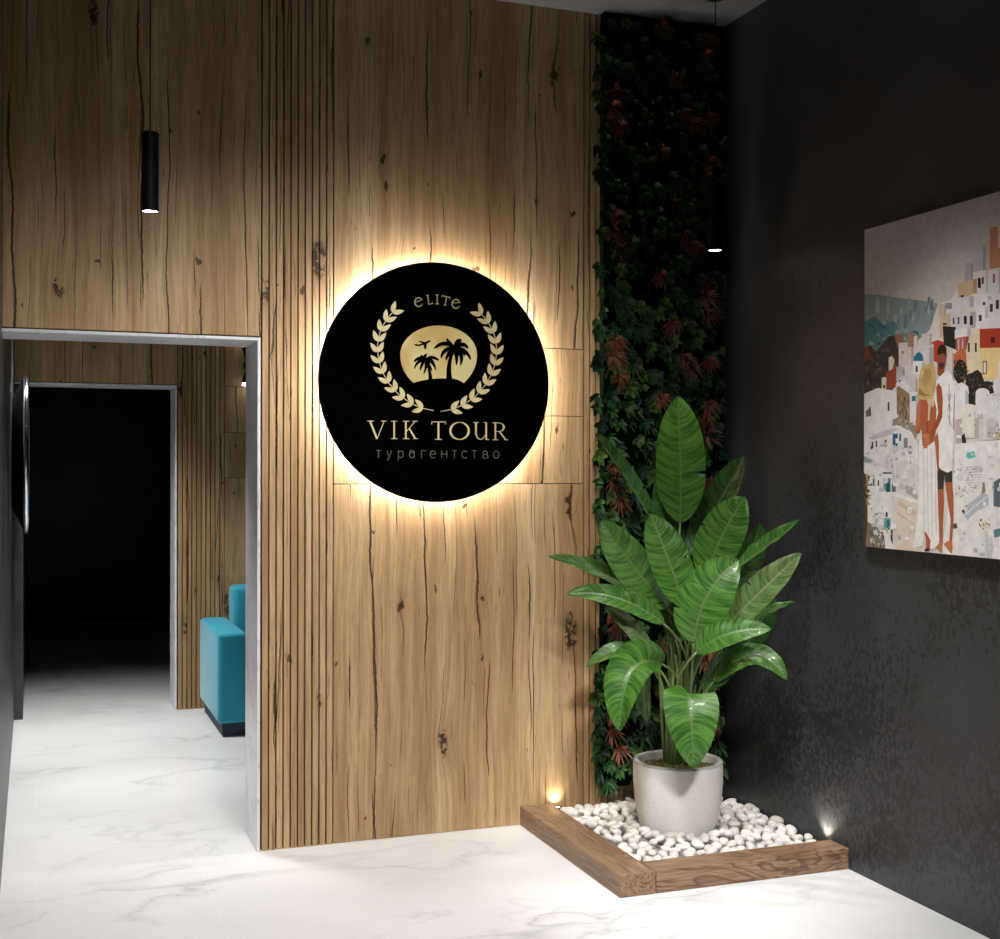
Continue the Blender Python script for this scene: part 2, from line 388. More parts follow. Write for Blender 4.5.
def tube(mb, pts, rads, seg=8, mi=0, cap=True):
    pts = [Vector(p) for p in pts]; n = len(pts); vs = []
    prev = None
    for i, p in enumerate(pts):
        t = (pts[min(i+1, n-1)]-pts[max(i-1, 0)]).normalized()
        if prev is None: a = t.cross(Vector((0.13, 0.97, 0.2))).normalized()
        else: a = (prev - t*prev.dot(t)).normalized()
        prev = a; b2 = t.cross(a)
        for k in range(seg):
            th = 2*PI*k/seg; vs.append(p+(a*math.cos(th)+b2*math.sin(th))*rads[i])
    fs = [(i*seg+k, i*seg+(k+1) % seg, (i+1)*seg+(k+1) % seg, (i+1)*seg+k) for i in range(n-1) for k in range(seg)]
    if cap: fs += [tuple(reversed(range(seg))), tuple((n-1)*seg+k for k in range(seg))]
    mb.add(vs, fs, mi, True)
def tag(o, label=None, cat=None, group=None, kind=None):
    for k, v in (('label', label), ('category', cat), ('group', group), ('kind', kind)):
        if v: o[k] = v
    return o
def empty(name, loc, **kw):
    o = bpy.data.objects.new(name, None); o.empty_display_size = 0.05; COL.objects.link(o); o.location = loc
    return tag(o, **kw)
def structure(o): o['kind'] = 'structure'; return o
def spot(name, loc, target, watts, cone, blend=0.5, size=0.03, color=(1, 0.96, 0.9), parent=None):
    ld = bpy.data.lights.new(name, 'SPOT'); ld.energy = watts; ld.spot_size = math.radians(cone); ld.spot_blend = blend
    ld.shadow_soft_size = size; ld.color = color
    o = bpy.data.objects.new(name, ld); COL.objects.link(o); 
    d = (Vector(target)-Vector(loc)).normalized()
    o.rotation_euler = d.to_track_quat('-Z', 'Y').to_euler()
    if parent: o.parent = parent; o.location = Vector(loc)-parent.location
    else: o.location = loc
    return o

# ------------------------------------------------------------------ room shell
T = 0.2
def slab(name, mat, *b):
    m = MB()
    for bb in b: m.box(*bb)
    return structure(m.build(name, mat))
slab('floor', MARB, (XL-T, 3.4, YF-T, 9.0, -0.15, 0))
slab('ceiling', CEIL, (XL-T, 3.4, YF-T, 9.0, H, H+0.15))
slab('wall_left', DARK2, (XL-T, XL, YF-T, YI+0.3, 0, H))
slab('wall_right', DARK, (XR, XR+T, YF-T, 0.0, 0, H))
slab('wall_front', DARK2, (XL, XR, YF-T, YF, 0, H))
LINE_T = 0.012
CORE = 0.022
wb = slab('wall_back', GAP, (XL, 0.0, CORE, 0.30, DH, H), (0.0, XR+T, CORE, 0.30, 0, H))
wi = slab('wall_inner', GAP, (XL, 0.0, YI+CORE, YI+0.29, DH, H), (0.0, 3.2, YI+CORE, YI+0.29, 0, H))
slab('wall_inner_right', DARK2, (3.2, 3.4, 0.3, YI+0.29, 0, H))
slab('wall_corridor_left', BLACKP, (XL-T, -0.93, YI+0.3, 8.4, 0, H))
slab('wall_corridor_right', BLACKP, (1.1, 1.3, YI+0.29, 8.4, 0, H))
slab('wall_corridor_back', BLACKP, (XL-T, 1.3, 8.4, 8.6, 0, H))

slab('ceiling_inner', CEIL, (XL, 3.2, 0.30, YI, 2.75, 2.85))
def board(x0, x1, z0, z1, y0, mat, parent, name='wood_panel'):
    m = MB(); g = 0.0018
    m.box(x0+g, x1-g, y0, y0+CORE, z0+g, z1-g)
    return m.build(name, mat, parent, 0.0012)
def slats(x0, x1, n, y0, parent, z1=H, ox=0):
    w = (x1-x0)/n; gap = 0.0062
    m = MB()
    for i in range(n):
        a = x0+i*w+gap*0.5; e = a+w-gap
        m.box(a, e, y0, y0+CORE+0.001, 0.0, z1, random.choice((0, 0, 1, 2)))
    return m.build('slat_panel', OAKS, parent)
# timber wall face: boards, then slats, then boards with three joints, then slats behind the planting
board(XL, 0.004, DH+0.004, H, 0, OAK[0], wb)
slats(0.006, 0.3045, 10, 0, wb)
board(0.3045, 1.443, 0, 1.5, 0, OAK[0], wb)
board(0.3045, 1.443, 1.5, 1.8, 0, OAK[1], wb)
board(0.3045, 1.443, 1.8, 2.1, 0, OAK[1], wb)
board(0.3045, 1.443, 2.1, H, 0, OAK[0], wb)
slats(1.443, XR, 23, 0, wb)
# inner room
board(XL, 0.004, DH+0.004, 2.75, YI, OAK[1], wi)
slats(0.006, 0.3045, 10, YI, wi, 2.75)
for z0, z1, k in ((0, 1.5, 2), (1.5, 1.8, 1), (1.8, 2.1, 2), (2.1, 2.75, 0)):
    board(0.3045, 1.443, z0, z1, YI, OAK[k], wi)
board(1.443, 3.2, 0, 2.75, YI, OAK[0], wi)

def lining(name, y0, y1, left):
    m = MB(); t = LINE_T; e = 0.006
    m.box(-t, 0.0, y0-e, y1, 0, DH-t)                    # right jamb
    m.box(XL, 0.0, y0-e, y1, DH-t, DH)                    # head
    return structure(m.build(name, MTRIM, None, 0.0008))
lining('door_1', 0.0, 0.30, False)
lining('door_2', YI, YI+0.29, False)
m = MB(); m.box(XL, -0.93, YI, YI+0.30, 0, DH-LINE_T); structure(m.build('wall_jamb_left', DARK2, None, 0.001))

# ------------------------------------------------------------------ round sign
SY = -0.062
SC = Vector((0.7400, 0, 1.932)); SR = 0.5090
sign = empty('round_sign', (SC.x, 0, SC.z), label='round black backlit sign with gold laurel wreath and lettering on the timber wall', cat='sign')
mb = MB()
prof = [(0.0, 0.0), (SR-0.002, 0.0), (SR, 0.002), (SR, 0.028), (SR-0.004, 0.030), (0.0, 0.030)]
lathe(prof, 128, False, 0, mb)
o = mb.build('disc', SIGNB, sign); o.rotation_euler = (-PI/2, 0, 0); o.location = (0, SY, 0)
for p in o.data.polygons: p.use_smooth = False
for k in range(4):
    a = PI/4+k*PI/2; mb = MB()
    tube(mb, [(0.3*math.cos(a), SY+0.029, 0.3*math.sin(a)), (0.3*math.cos(a), 0.0, 0.3*math.sin(a))], [0.012, 0.012], 12)
    mb.build('standoff', BLACK, sign)
mb = MB(); ringp = []
for k in range(97):
    a = 2*PI*k/96; ringp.append((0.468*math.cos(a), SY+0.038, 0.468*math.sin(a)))
tube(mb, ringp, [0.005]*97, 8, 0, False)
o = mb.build('led_strip', LED, sign)

def zp(x, y): return (350+x/4.694, 280+y/4.694)         # zoomed crop -> photograph
def sp(x, y, dy=0.0):
    u, v = zp(x, y); p = onp(u, v, 1, SY-dy); return Vector((p.x-SC.x, SY-dy, p.z-SC.z))
def poly(mb, pts, h=0.0015, base=0.0, mi=0):
    """raised flat shape on the sign face from crop coordinates"""
    ar = sum(pts[i][0]*pts[(i+1) % len(pts)][1]-pts[(i+1) % len(pts)][0]*pts[i][1] for i in range(len(pts)))
    if ar > 0: pts = list(reversed(pts))
    n = len(pts)
    fr = [sp(x, y, 0) + Vector((0, -(base+h), 0)) for x, y in pts]
    bk = [v + Vector((0, h, 0)) for v in fr]
    tri = __import__('mathutils').geometry.tessellate_polygon([fr])
    mb.add(fr+bk, [], mi)
    o = len(mb.v)-2*n
    for t in tri:
        a, b2, c = (fr[i] for i in t)
        nn = (b2-a).cross(c-a)
        t = t if nn.y < 0 else tuple(reversed(t))
        mb.f.append(tuple(i+o for i in t)); mb.m.append(mi); mb.sm.append(False)
    for i in range(n):
        j = (i+1) % n
        mb.f.append((o+i, o+j, o+n+j, o+n+i)); mb.m.append(mi); mb.sm.append(False)
def stroke(mb, pts, ws, **kw):
    n = len(pts); lft = []; rgt = []
    if isinstance(ws, (int, float)): ws = [ws]*n
    for i, (x, y) in enumerate(pts):
        a = pts[max(i-1, 0)]; b2 = pts[min(i+1, n-1)]
        dx, dy = b2[0]-a[0], b2[1]-a[1]; l = math.hypot(dx, dy) or 1
        nx, ny = -dy/l, dx/l; w = ws[i]/2
        lft.append((x+nx*w, y+ny*w)); rgt.append((x-nx*w, y-ny*w))
    for i in range(n-1):                                  # quads keep thin ribbons clean
        poly(mb, [lft[i], lft[i+1], rgt[i+1], rgt[i]], **kw)
def arc(cx, cy, rx, ry, a0, a1, n=14):
    return [(cx+rx*math.cos(math.radians(a0+(a1-a0)*i/n)), cy+ry*math.sin(math.radians(a0+(a1-a0)*i/n))) for i in range(n+1)]
def bez(p0, p1, p2, n=10):
    return [((1-t)**2*p0[0]+2*t*(1-t)*p1[0]+t*t*p2[0], (1-t)**2*p0[1]+2*t*(1-t)*p1[1]+t*t*p2[1]) for t in [i/n for i in range(n+1)]]

# laurel branches
stem = [(392, 613), (330, 600), (275, 572), (224, 533), (180, 482), (150, 428), (133, 370), (128, 310), (138, 252), (162, 200), (190, 162), (218, 136), (240, 122)]
def resample(p, n):
    ds = [0]
    for a, b2 in zip(p, p[1:]): ds.append(ds[-1]+math.hypot(b2[0]-a[0], b2[1]-a[1]))
    out = []
    for k in range(n):
        t = ds[-1]*k/(n-1); i = max(j for j in range(len(p)-1) if ds[j] <= t+1e-9)
        f = (t-ds[i])/(ds[i+1]-ds[i]); out.append((p[i][0]+(p[i+1][0]-p[i][0])*f, p[i][1]+(p[i+1][1]-p[i][1])*f))
    return out
def mir(p): x = 813-p[0]; return (x+4, p[1]+(x-406)*0.022+4)
def leafshape(bx, by, ang, ln, wd, bend):
    a = math.radians(ang); d = (math.cos(a), math.sin(a)); n_ = (-d[1], d[0])
    up = []; dn = []
    for i in range(9):
        t = i/8; w = wd*0.5*(math.sin(PI*t**0.75)**0.8); off = bend*math.sin(PI*t)
        up.append((bx+d[0]*ln*t+n_[0]*(w+off), by+d[1]*ln*t+n_[1]*(w+off)))
        dn.append((bx+d[0]*ln*t+n_[0]*(-w+off), by+d[1]*ln*t+n_[1]*(-w+off)))
    return up + dn[-2:0:-1]
for side in (0, 1):
    mb = MB(); tf = mir if side else (lambda p: p)
    st = resample(stem, 40)
    stroke(mb, [tf(p) for p in st[:38]], 3.2)
    K = 12
    for k in range(K):
        i = 3+int(round(k*(36.0-3)/(K-1))); x, y = st[i]; a = math.degrees(math.atan2(st[min(i+1, 39)][1]-y, st[min(i+1, 39)][0]-x))
        for s_, ln in ((-1, 54), (1, 54)):
            poly(mb, [tf(p) for p in leafshape(x, y, a+s_*33, ln*1.04, 23, s_*2)])
    x, y = st[36]
    mb.build('laurel_branch', GOLD, sign)
# sun with island
def isl(x): # island skyline in crop coordinates
    return 462+ (max(0, (430-x)/140))**2*23 if x < 430 else 462+(max(0, (x-470)/75))**2*29
mb = MB(); cp = []
for k in range(73):
    a = math.radians(135.5-180-45.5+ (360-2*47)*0 + 0)
a0, a1 = 132, 408
circ = arc(416, 352, 180, 137+43, a0, a1, 72)
circ = [(416+180*math.cos(math.radians(t)), 352+ (138 if math.sin(math.radians(t)) < 0 else 172)*math.sin(math.radians(t))) for t in [a0+(a1-a0)*i/72 for i in range(73)]]
bottom = [(x, isl(x)) for x in range(536, 290, -12)]
circ = [p for p in circ if p[1] <= isl(p[0])+14]
poly(mb, circ+bottom)
mb.build('sun_emblem', GOLD2, sign)
mb = MB(); BK = dict(h=0.0010, base=0.0016)
def frond(mb, c, ctl, tip, w):
    pts = bez(c, ctl, tip, 10)
    ws = [w*(0.30+0.9*math.sin(PI*min(1, (i/10)**0.8))) if i < 10 else 0.6 for i in range(11)]
    stroke(mb, pts, ws, **BK)
    for i in range(2, 9):                                 # drooping teeth
        x, y = pts[i]; dx = pts[i][0]-pts[i-1][0]; dy = pts[i][1]-pts[i-1][1]
        l = math.hypot(dx, dy); dx /= l; dy /= l
        poly(mb, [(x-dx*5, y-dy*5+w*.2), (x+dx*5, y+dy*5+w*.2), (x+dx*6, y+dy*4+w*1.05)], **BK)
stroke(mb, bez((466, 470), (455, 390), (487, 325), 8), [29, 26, 23, 21, 19, 17, 15, 14, 12], **BK)
for ctl, tip in (((440, 275), (390, 325)), ((465, 300), (452, 272)), ((435, 320), (426, 368)), ((460, 345), (448, 375)), ((505, 275), (524, 282)),
                 ((535, 285), (556, 322)), ((545, 320), (568, 376)), ((540, 350), (515, 404)), ((505, 350), (498, 402)), ((520, 330), (545, 352)), ((478, 350), (470, 362))):
    frond(mb, (488, 318), ctl, tip, 16)
stroke(mb, bez((377, 470), (376, 420), (354, 378), 8), [21, 18, 16, 14, 12, 11, 10, 9, 8], **BK)
for ctl, tip in (((320, 355), (298, 385)), ((315, 375), (300, 418)), ((335, 395), (328, 425)), ((345, 355), (362, 346)), ((385, 350), (420, 378)),
                 ((395, 380), (402, 425)), ((365, 395), (345, 442)), ((325, 350), (340, 358)), ((385, 370), (398, 398)), ((370, 395), (385, 428))):
    frond(mb, (352, 374), ctl, tip, 12)
mb.build('palm_silhouette', SIGNB, sign)
mb = MB()
poly(mb, [(300, 302), (312, 300), (320, 304), (338, 297), (320, 289), (328, 286), (352, 291), (370, 283), (379, 283), (376, 290), (360, 299), (356, 325), (349, 325), (345, 304), (325, 311), (308, 309)], **BK)
mb.build('airplane_silhouette', SIGNB, sign)
# lettering VIK TOUR
def letters(name, mat, strokes):
    for st_ in strokes:
        mb = MB()
        for pts, w in st_: stroke(mb, pts, [x*0.78 for x in w] if isinstance(w, list) else w*0.78)
        mb.build(name, mat, sign)
V = [([(94, 664), (127, 746)], 11), ([(160, 663), (127, 746)], 4), ([(80, 662), (110, 662)], 4), ([(147, 662), (171, 662)], 4)]
I = [([(207, 664), (207, 744)], 9), ([(192, 663), (223, 663)], 4), ([(192, 745), (223, 745)], 4)]
K = [([(262, 664), (262, 745)], 9), ([(248, 663), (278, 663)], 4), ([(248, 745), (278, 745)], 4), ([(264, 712), (304, 665)], 4), ([(278, 697), (306, 743)], 9), ([(292, 663), (316, 663)], 4), ([(297, 745), (319, 745)], 4)]
Tt = [([(415, 666), (415, 747)], 10), ([(383, 666), (448, 666)], 5), ([(384, 664), (383, 678)], 4), ([(447, 664), (448, 678)], 4), ([(399, 748), (431, 748)], 4)]
Oo = [(arc(514, 708, 43, 40, 0, 360, 40), [4+8*abs(math.cos(math.radians(9*i))) for i in range(41)])]
Uu = [([(591, 669), (591, 715)]+arc(613, 718, 22, 30, 175, 60, 8), [10]*5+[9, 8, 6, 5, 4, 4]), ([(639, 669), (639, 749)], 9), ([(578, 669), (604, 669)], 4), ([(627, 669), (640, 669)], 4), ([(639, 749), (652, 749)], 4), ([(624, 744), (639, 722)], 4)]
Uu[0] = ([(591, 669), (591, 715)]+arc(613, 718, 22, 30, 175, 60, 8), [10, 10]+[10, 9, 8, 7, 6, 5, 5, 4, 4])
Rr = [([(682, 671), (682, 749)], 9), ([(668, 670), (700, 670)], 4), ([(668, 750), (696, 750)], 4), ([(686, 671)]+arc(700, 691, 22, 20, -80, 90, 12)+[(686, 711)], [4]*3+[5, 7, 9, 10, 10, 10, 9, 8, 6, 5, 4, 4]), ([(702, 712), (730, 749)], 8), ([(724, 750), (743, 750)], 4)]
letters('letter', GOLD, [V, I, K, Tt, Oo, Uu, Rr])
e1 = [(arc(322, 104, 18, 21, 20, 330, 16), [3+3*math.sin(PI*i/16) for i in range(17)]), ([(303, 106), (340, 92)], 3)]
e2 = [(arc(497, 112, 18, 21, 30, 340, 16), [3+3*math.sin(PI*i/16) for i in range(17)]), ([(479, 108), (516, 106)], 3)]
L1_ = [([(364, 72), (370, 114)], 4), ([(370, 114), (388, 110)], 3), ([(386, 105), (388, 112)], 3), ([(357, 73), (371, 71)], 3)]
I1 = [([(409, 70), (409, 112)], 4), ([(401, 70), (417, 70)], 3), ([(401, 112), (417, 112)], 3)]
T1 = [([(453, 78), (446, 118)], 4), ([(432, 73), (471, 83)], 4), ([(433, 72), (430, 81)], 3), ([(471, 82), (469, 90)], 3), ([(439, 117), (453, 119)], 3)]
letters('letter', GOLD, [e1, L1_, I1, T1, e2])
# the small word below, in plain thin capitals-height letters
W_ = 3.6
def cyr():
    y0, y1, ym = 800, 835, 817.5; out = []
    def T_(x, d): return [([(x-11, y0+d), (x+11, y0+d)], W_), ([(x, y0+d), (x, y1+d)], W_)]
    def O_(x, d): return [(arc(x, ym+d, 13, 17, 0, 360, 20), W_)]
    out.append(T_(134, 0))
    out.append([([(173, 801), (184, 832)], W_), ([(195, 801), (180, 842), (173, 846)], W_)])                       # u
    out.append([([(227, 801), (227, 850)], W_), (arc(238, 818, 12, 16, -150, 150, 14), W_)])                          # r
    out.append([([(301, 803), (301, 836)], W_), (arc(290, 821, 11, 13, 40, 320, 12), W_), (arc(290, 812, 11, 12, 200, 355, 8), W_)])  # a
    out.append([([(335, 836), (335, 801)], W_), ([(334, 801), (354, 801)], W_)])                                    # g
    out.append([([(376, 818), (401, 818)], W_), (arc(389, 819, 13, 17, 0, -315, 18), W_)])                          # e
    out.append([([(430, 801), (430, 836)], W_), ([(454, 801), (454, 836)], W_), ([(430, 818), (454, 818)], W_)])    # n
    out.append(T_(490, 1))
    out.append([(arc(538, 819, 13, 17, -45, -315, 16), W_)])                                                        # s
    out.append(T_(583, 1))
    out.append([([(625, 802), (625, 837)], W_), ([(625, 803), (636, 803)]+arc(637, 811, 8, 8, -70, 80, 6)+[(625, 819)], W_), ([(625, 819), (638, 819)]+arc(638, 828, 10, 9, -80, 85, 6)+[(625, 837)], W_)])  # v
    out.append(O_(686, 2))
    return out
letters('small_letter', GREYL, cyr())

# ------------------------------------------------------------------ pendant lamps
def pendant(x, y, zb, label, watts, cone, tgt, blend=0.6):
    t = empty('pendant_lamp', (x, y, zb), label=label, cat='pendant lamp', group='slim black cylinder pendants')
    mb = MB(); lathe([(0.0, 0.29), (0.028, 0.29), (0.031, 0.287), (0.031, 0.0), (0.0285, 0.0), (0.0285, 0.008), (0.0, 0.008)], 40, True, 0, mb)
    o = mb.build('lamp_shade', BLACK, t)
    for p in o.data.polygons: p.use_smooth = False
    mb = MB(); disc(mb, 0.0283, 0.003, 40, False); mb.build('lens', LENS, t)
    mb = MB(); tube(mb, [(0, 0, 0.29), (0, 0, 1.0), (0, 0, H-zb-0.02)], [0.0024]*3, 8); mb.build('cable', BLACK, t)
    mb = MB(); lathe([(0.0, H-zb-0.025), (0.035, H-zb-0.025), (0.035, H-zb), (0, H-zb)], 32, False, 0, mb); mb.build('ceiling_rose', BLACK, t)
    spot('lamp_beam', (x, y, zb-0.012), tgt, watts, cone, blend, 0.025, (1, 0.95, 0.87), t)
    return t
pendant(-0.469, -0.40, 2.505, 'slim black cylinder pendant in front of the boards above the doorway', 45, 62, (-0.469, -0.55, 0))
pendant(1.881, -0.40, 2.505, 'slim black cylinder pendant in the corner beside the green plant wall', 70, 50, (1.64, -0.62, 0), 1.0)

# ceiling downlights over the rest of the room (outside the picture)
def downlight(x, y, z, watts, cone, tgt, lab, blend=0.8, col=(1, 0.978, 0.95), soft=0.14):
    t = empty('recessed_downlight', (x, y, z), label=lab, cat='ceiling light', group='small round recessed ceiling spots')
    mb = MB(); lathe([(0.045, 0.0), (0.052, -0.004), (0.040, -0.006), (0.036, -0.001), (0.045, 0)], 32, True, 0, mb); mb.build('ring', BLACK, t)
    mb = MB(); disc(mb, 0.036, -0.002, 32, False); mb.build('lens', LENS, t)
    spot('lamp_beam', (x, y, z-0.02), tgt, watts, cone, blend, soft, col, t)
LB = 'small round black rimmed spot recessed in the ceiling'
downlight(0.15, -2.5, H, 600, 80, (0.40, -0.05, 0.40), LB, 1.0, soft=0.32)
downlight(-0.55, -2.5, H, 190, 78, (-0.50, -0.1, 0.50), LB, 1.0, soft=0.32)
downlight(0.55, -4.6, H, 1250, 25, (1.66, -0.5, 0.24), LB, 0.9, soft=0.26)
downlight(-0.3, -1.55, H, 130, 64, (-0.3, -1.35, 0), LB, 0.9)
downlight(1.10, -1.90, H, 420, 58, (1.92, -1.50, 0), LB, 1.0)
# inner room
LBI = 'small round black rimmed spot in the ceiling of the inner room'
downlight(-0.70, 2.45, 2.75, 360, 88, (-0.50, 2.62, 0), LBI, 0.9, (1, 0.98, 0.95))
downlight(-0.62, 0.95, 2.75, 230, 62, (-0.15, 0.66, 0), LBI, 0.8, (1, 0.98, 0.95))

# ------------------------------------------------------------------ wall sconce (inner room)
t = empty('wall_sconce', (0.448, YI, 2.24), label='black up-and-down wall light beside the inner doorway, half hidden by the jamb', cat='wall light')
mb = MB(); lathe([(0.0, -0.115), (0.040, -0.115), (0.042, -0.112), (0.014, -0.012), (0.014, 0.012), (0.042, 0.112), (0.040, 0.115), (0.0, 0.115)], 32, True, 0, mb)
o = mb.build('shade', BLACK, t); o.location = (0, -0.07, 0)
mb = MB(); mb.box(-0.02, 0.02, -0.065, 0.0, -0.02, 0.02); mb.build('bracket', BLACK, t, 0.002)
LENSC = flat('frosted_glass', (0.9, 0.9, 0.9), 0.4, 0, (1.0, 0.95, 0.88), 3)
for sg in (1, -1):
    mb = MB(); lathe([(0.0, 0.116*sg), (0.038, 0.116*sg), (0.042, 0.135*sg), (0.0, 0.142*sg)], 32, True, 0, mb)
    o = mb.build('glass_diffuser', LENSC, t); o.location = (0, -0.07, 0)

# ------------------------------------------------------------------ round mirror on the left wall
mc = Vector((XL, 2.62, 1.650))
t = empty('round_mirror', mc, label='round chrome rimmed mirror on the dark left wall seen edge on through the doorway', cat='mirror')
rot = (0, PI/2, 0)
MRAD = 0.470
mb = MB(); lathe([(0, 0), (MRAD-0.15, 0), (MRAD-0.02, 0.062), (0, 0.062)], 72, False, 0, mb); o = mb.build('backing', BLACK, t); o.rotation_euler = rot
mb = MB(); lathe([(MRAD-0.03, 0.062), (MRAD-0.004, 0.060), (MRAD, 0.074), (MRAD-0.004, 0.088), (MRAD-0.022, 0.090), (MRAD-0.03, 0.062)], 72, True, 0, mb); o = mb.build('rim', CHROME, t); o.rotation_euler = rot
mb = MB(); disc(mb, MRAD-0.022, 0.084, 72, True); o = mb.build('glass', MIRROR, t); o.rotation_euler = rot

# ------------------------------------------------------------------ armchair
ax0, ay0 = 0.135, 2.27
t = empty('armchair', (ax0, ay0, 0), label='teal upholstered armchair with a thick boxy arm, half hidden by the door jamb', cat='armchair')
def cush(name, b, bev, mat=TEAL, seg=4):
    mb = MB(); mb.box(*b); return mb.build(name, mat, t, bev, None, seg)
aw, dd, W_a = 0.172, 0.86, 1.0
cush('armrest', (0, aw, 0, dd, 0.075, 0.605), 0.028)
cush('armrest', (W_a-aw, W_a, 0, dd, 0.075, 0.605), 0.028)
cush('seat', (aw+0.002, W_a-aw-0.002, 0.03, dd-0.2, 0.10, 0.46), 0.03)
cush('backrest', (aw+0.01, W_a-aw-0.01, dd-0.24, dd, 0.10, 0.815), 0.035)
mb = MB(); mb.box(0.03, W_a-0.03, 0.02, dd-0.02, 0.0, 0.075); mb.build('plinth', NAVY, t, 0.003)
# ------------------------------------------------------------------ planting bed
ZC = 0.083
mb = MB(); mb.box(1.139, 1.285, -1.016, -0.002, 0, ZC)
tag(mb.build('timber_kerb', DWY, None, 0.003), 'dark rustic timber beam edging the pebble bed on its left side, against the oak wall', 'kerb beam')
mb = MB(); mb.box(1.287, XR-0.001, -1.016, -0.893, 0, ZC)
tag(mb.build('timber_kerb', DWX, None, 0.003), 'dark rustic timber beam edging the pebble bed in front, ending at the dark wall', 'kerb beam')

PX, PY, PR = 1.676, -0.455, 0.186
def pebble_mesh(k):
    bm = bmesh.new(); bmesh.ops.create_icosphere(bm, subdivisions=3, radius=1.0)
    a, b2, c = random.uniform(0.90, 1.08), random.uniform(0.66, 0.86), random.uniform(0.50, 0.68)
    off = Vector((k*5.1, k*2.3, 0))
    for v in bm.verts:
        p = v.co.copy(); n = 1+0.16*(noise.noise(p*0.9+off))+0.05*noise.noise(p*2.1+off)
        q = Vector((math.copysign(abs(p.x)**0.9, p.x), math.copysign(abs(p.y)**0.9, p.y), p.z))
        v.co = Vector((q.x*a, q.y*b2, q.z*c))*n
    me = bpy.data.meshes.new('pebble'); bm.to_mesh(me); bm.free()
    for p in me.polygons: p.use_smooth = True
    me.materials.append(PEB[k % 3]); return me
PM = [pebble_mesh(k) for k in range(9)]
# place with relaxed darts
def bed_pts(sp_, r, tries=9000, bounds=(1.288, XR-0.002, -0.890, -0.004)):
    pts = []
    for _ in range(tries):
        x = random.uniform(bounds[0]+r, bounds[1]-r); y = random.uniform(bounds[2]+r, bounds[3]-r)
        if math.hypot(x-PX, y-PY) < 0.168+r: continue
        if math.hypot(x-1.309, y+0.03) < 0.045 or math.hypot(x-2.10, y+0.868) < 0.045: continue
        if all((x-a)**2+(y-b2)**2 > sp_*sp_ for a, b2 in pts): pts.append((x, y))
    return pts
top = bed_pts(0.0395, 0.022, 30000)
top = top[:299]
PL = 'smooth white pebble lying in the timber edged bed around the pot'
for i, (x, y) in enumerate(top):
    nn = sorted(math.hypot(x-a, y-b2) for a, b2 in top if (a, b2) != (x, y))[:3]
    s = min(0.034, max(0.021, (nn[0]*0.40+nn[1]*0.60)*0.545))*random.uniform(0.94, 1.08)
    o = bpy.data.objects.new('pebble', PM[random.randrange(9)]); COL.objects.link(o)
    hill = 0.022*max(0, 1-abs(math.hypot(x-PX, y-PY)-0.27)/0.2)
    o.location = (x, y, 0.055+hill+random.uniform(-0.006, 0.012)); o.scale = (s, s, s)
    o.rotation_euler = (random.uniform(-0.45, 0.45), random.uniform(-0.45, 0.45), random.uniform(0, 6.28))
    tag(o, PL, 'pebble', 'white pebbles in the planting bed')
# uncounted stones beneath them
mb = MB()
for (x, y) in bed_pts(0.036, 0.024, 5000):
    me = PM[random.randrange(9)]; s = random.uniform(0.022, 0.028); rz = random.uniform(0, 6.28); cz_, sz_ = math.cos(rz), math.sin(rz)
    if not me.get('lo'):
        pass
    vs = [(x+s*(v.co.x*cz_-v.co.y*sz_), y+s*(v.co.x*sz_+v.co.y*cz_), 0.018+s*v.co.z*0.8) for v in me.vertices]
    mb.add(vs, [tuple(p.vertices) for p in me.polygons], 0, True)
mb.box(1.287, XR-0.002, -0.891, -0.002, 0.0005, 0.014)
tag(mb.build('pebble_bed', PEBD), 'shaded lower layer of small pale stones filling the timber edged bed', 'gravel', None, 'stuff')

# uplights
def uplight(x, y, tgt, lab, watts):
    t = empty('ground_uplight', (x, y, 0.0), label=lab, cat='uplight')
    mb = MB(); lathe([(0, 0.014), (0.019, 0.014), (0.019, 0.070), (0.015, 0.072), (0.0145, 0.064), (0, 0.064)], 28, False, 0, mb); mb.build('housing', BLACK, t)
    mb = MB(); disc(mb, 0.0145, 0.0665, 28, True); mb.build('lens', LENSW, t)
    spot('lamp_beam', (x, y, 0.078), tgt, watts, 110, 0.9, 0.008, (1, 0.86, 0.66), t)
uplight(1.309, -0.030, (1.300, 0.04, 0.22), 'tiny warm uplight in the pebbles at the foot of the oak wall', 0.9)
uplight(2.100, -0.868, (2.16, -0.86, 0.42), 'tiny warm uplight in the pebbles at the foot of the dark wall', 6)

# ------------------------------------------------------------------ potted plant
pp = empty('potted_plant', (PX, PY, 0.0), label='tall green bird of paradise plant in a white round pot on the pebbles', cat='potted plant')
mb = MB()
prof = [(0, 0.016), (0.120, 0.016), (0.140, 0.024), (0.153, 0.050), (0.168, 0.10), (0.180, 0.17), (0.187, 0.25), (0.1875, 0.338)]
lathe(prof, 72, True, 0, mb)
lathe([(0.1865, 0.338), (0.184, 0.345), (0.166, 0.345), (0.162, 0.340), (0.160, 0.24)], 72, True, 1, mb)
mb.build('pot', [POT, POTRIM], pp)
mb = MB(); vs = []; fs = []; NR, NS = 14, 48
for i in range(NR+1):
    r = 0.163*i/NR
    for k in range(NS):
        a = 2*PI*k/NS; x, y = r*math.cos(a), r*math.sin(a)
        z = 0.305+0.030*(1-(i/NR)**2)+0.022*noise.noise(Vector((x*22, y*22, 0)))+0.012*noise.noise(Vector((x*60, y*60, 3)))
        vs.append((x, y, z))
for i in range(NR):
    for k in range(NS):
        k2 = (k+1) % NS; fs.append((i*NS+k, (i+1)*NS+k, (i+1)*NS+k2, i*NS+k2))
mb.add(vs, fs, 0, True); mb.build('moss', MOSS, pp)

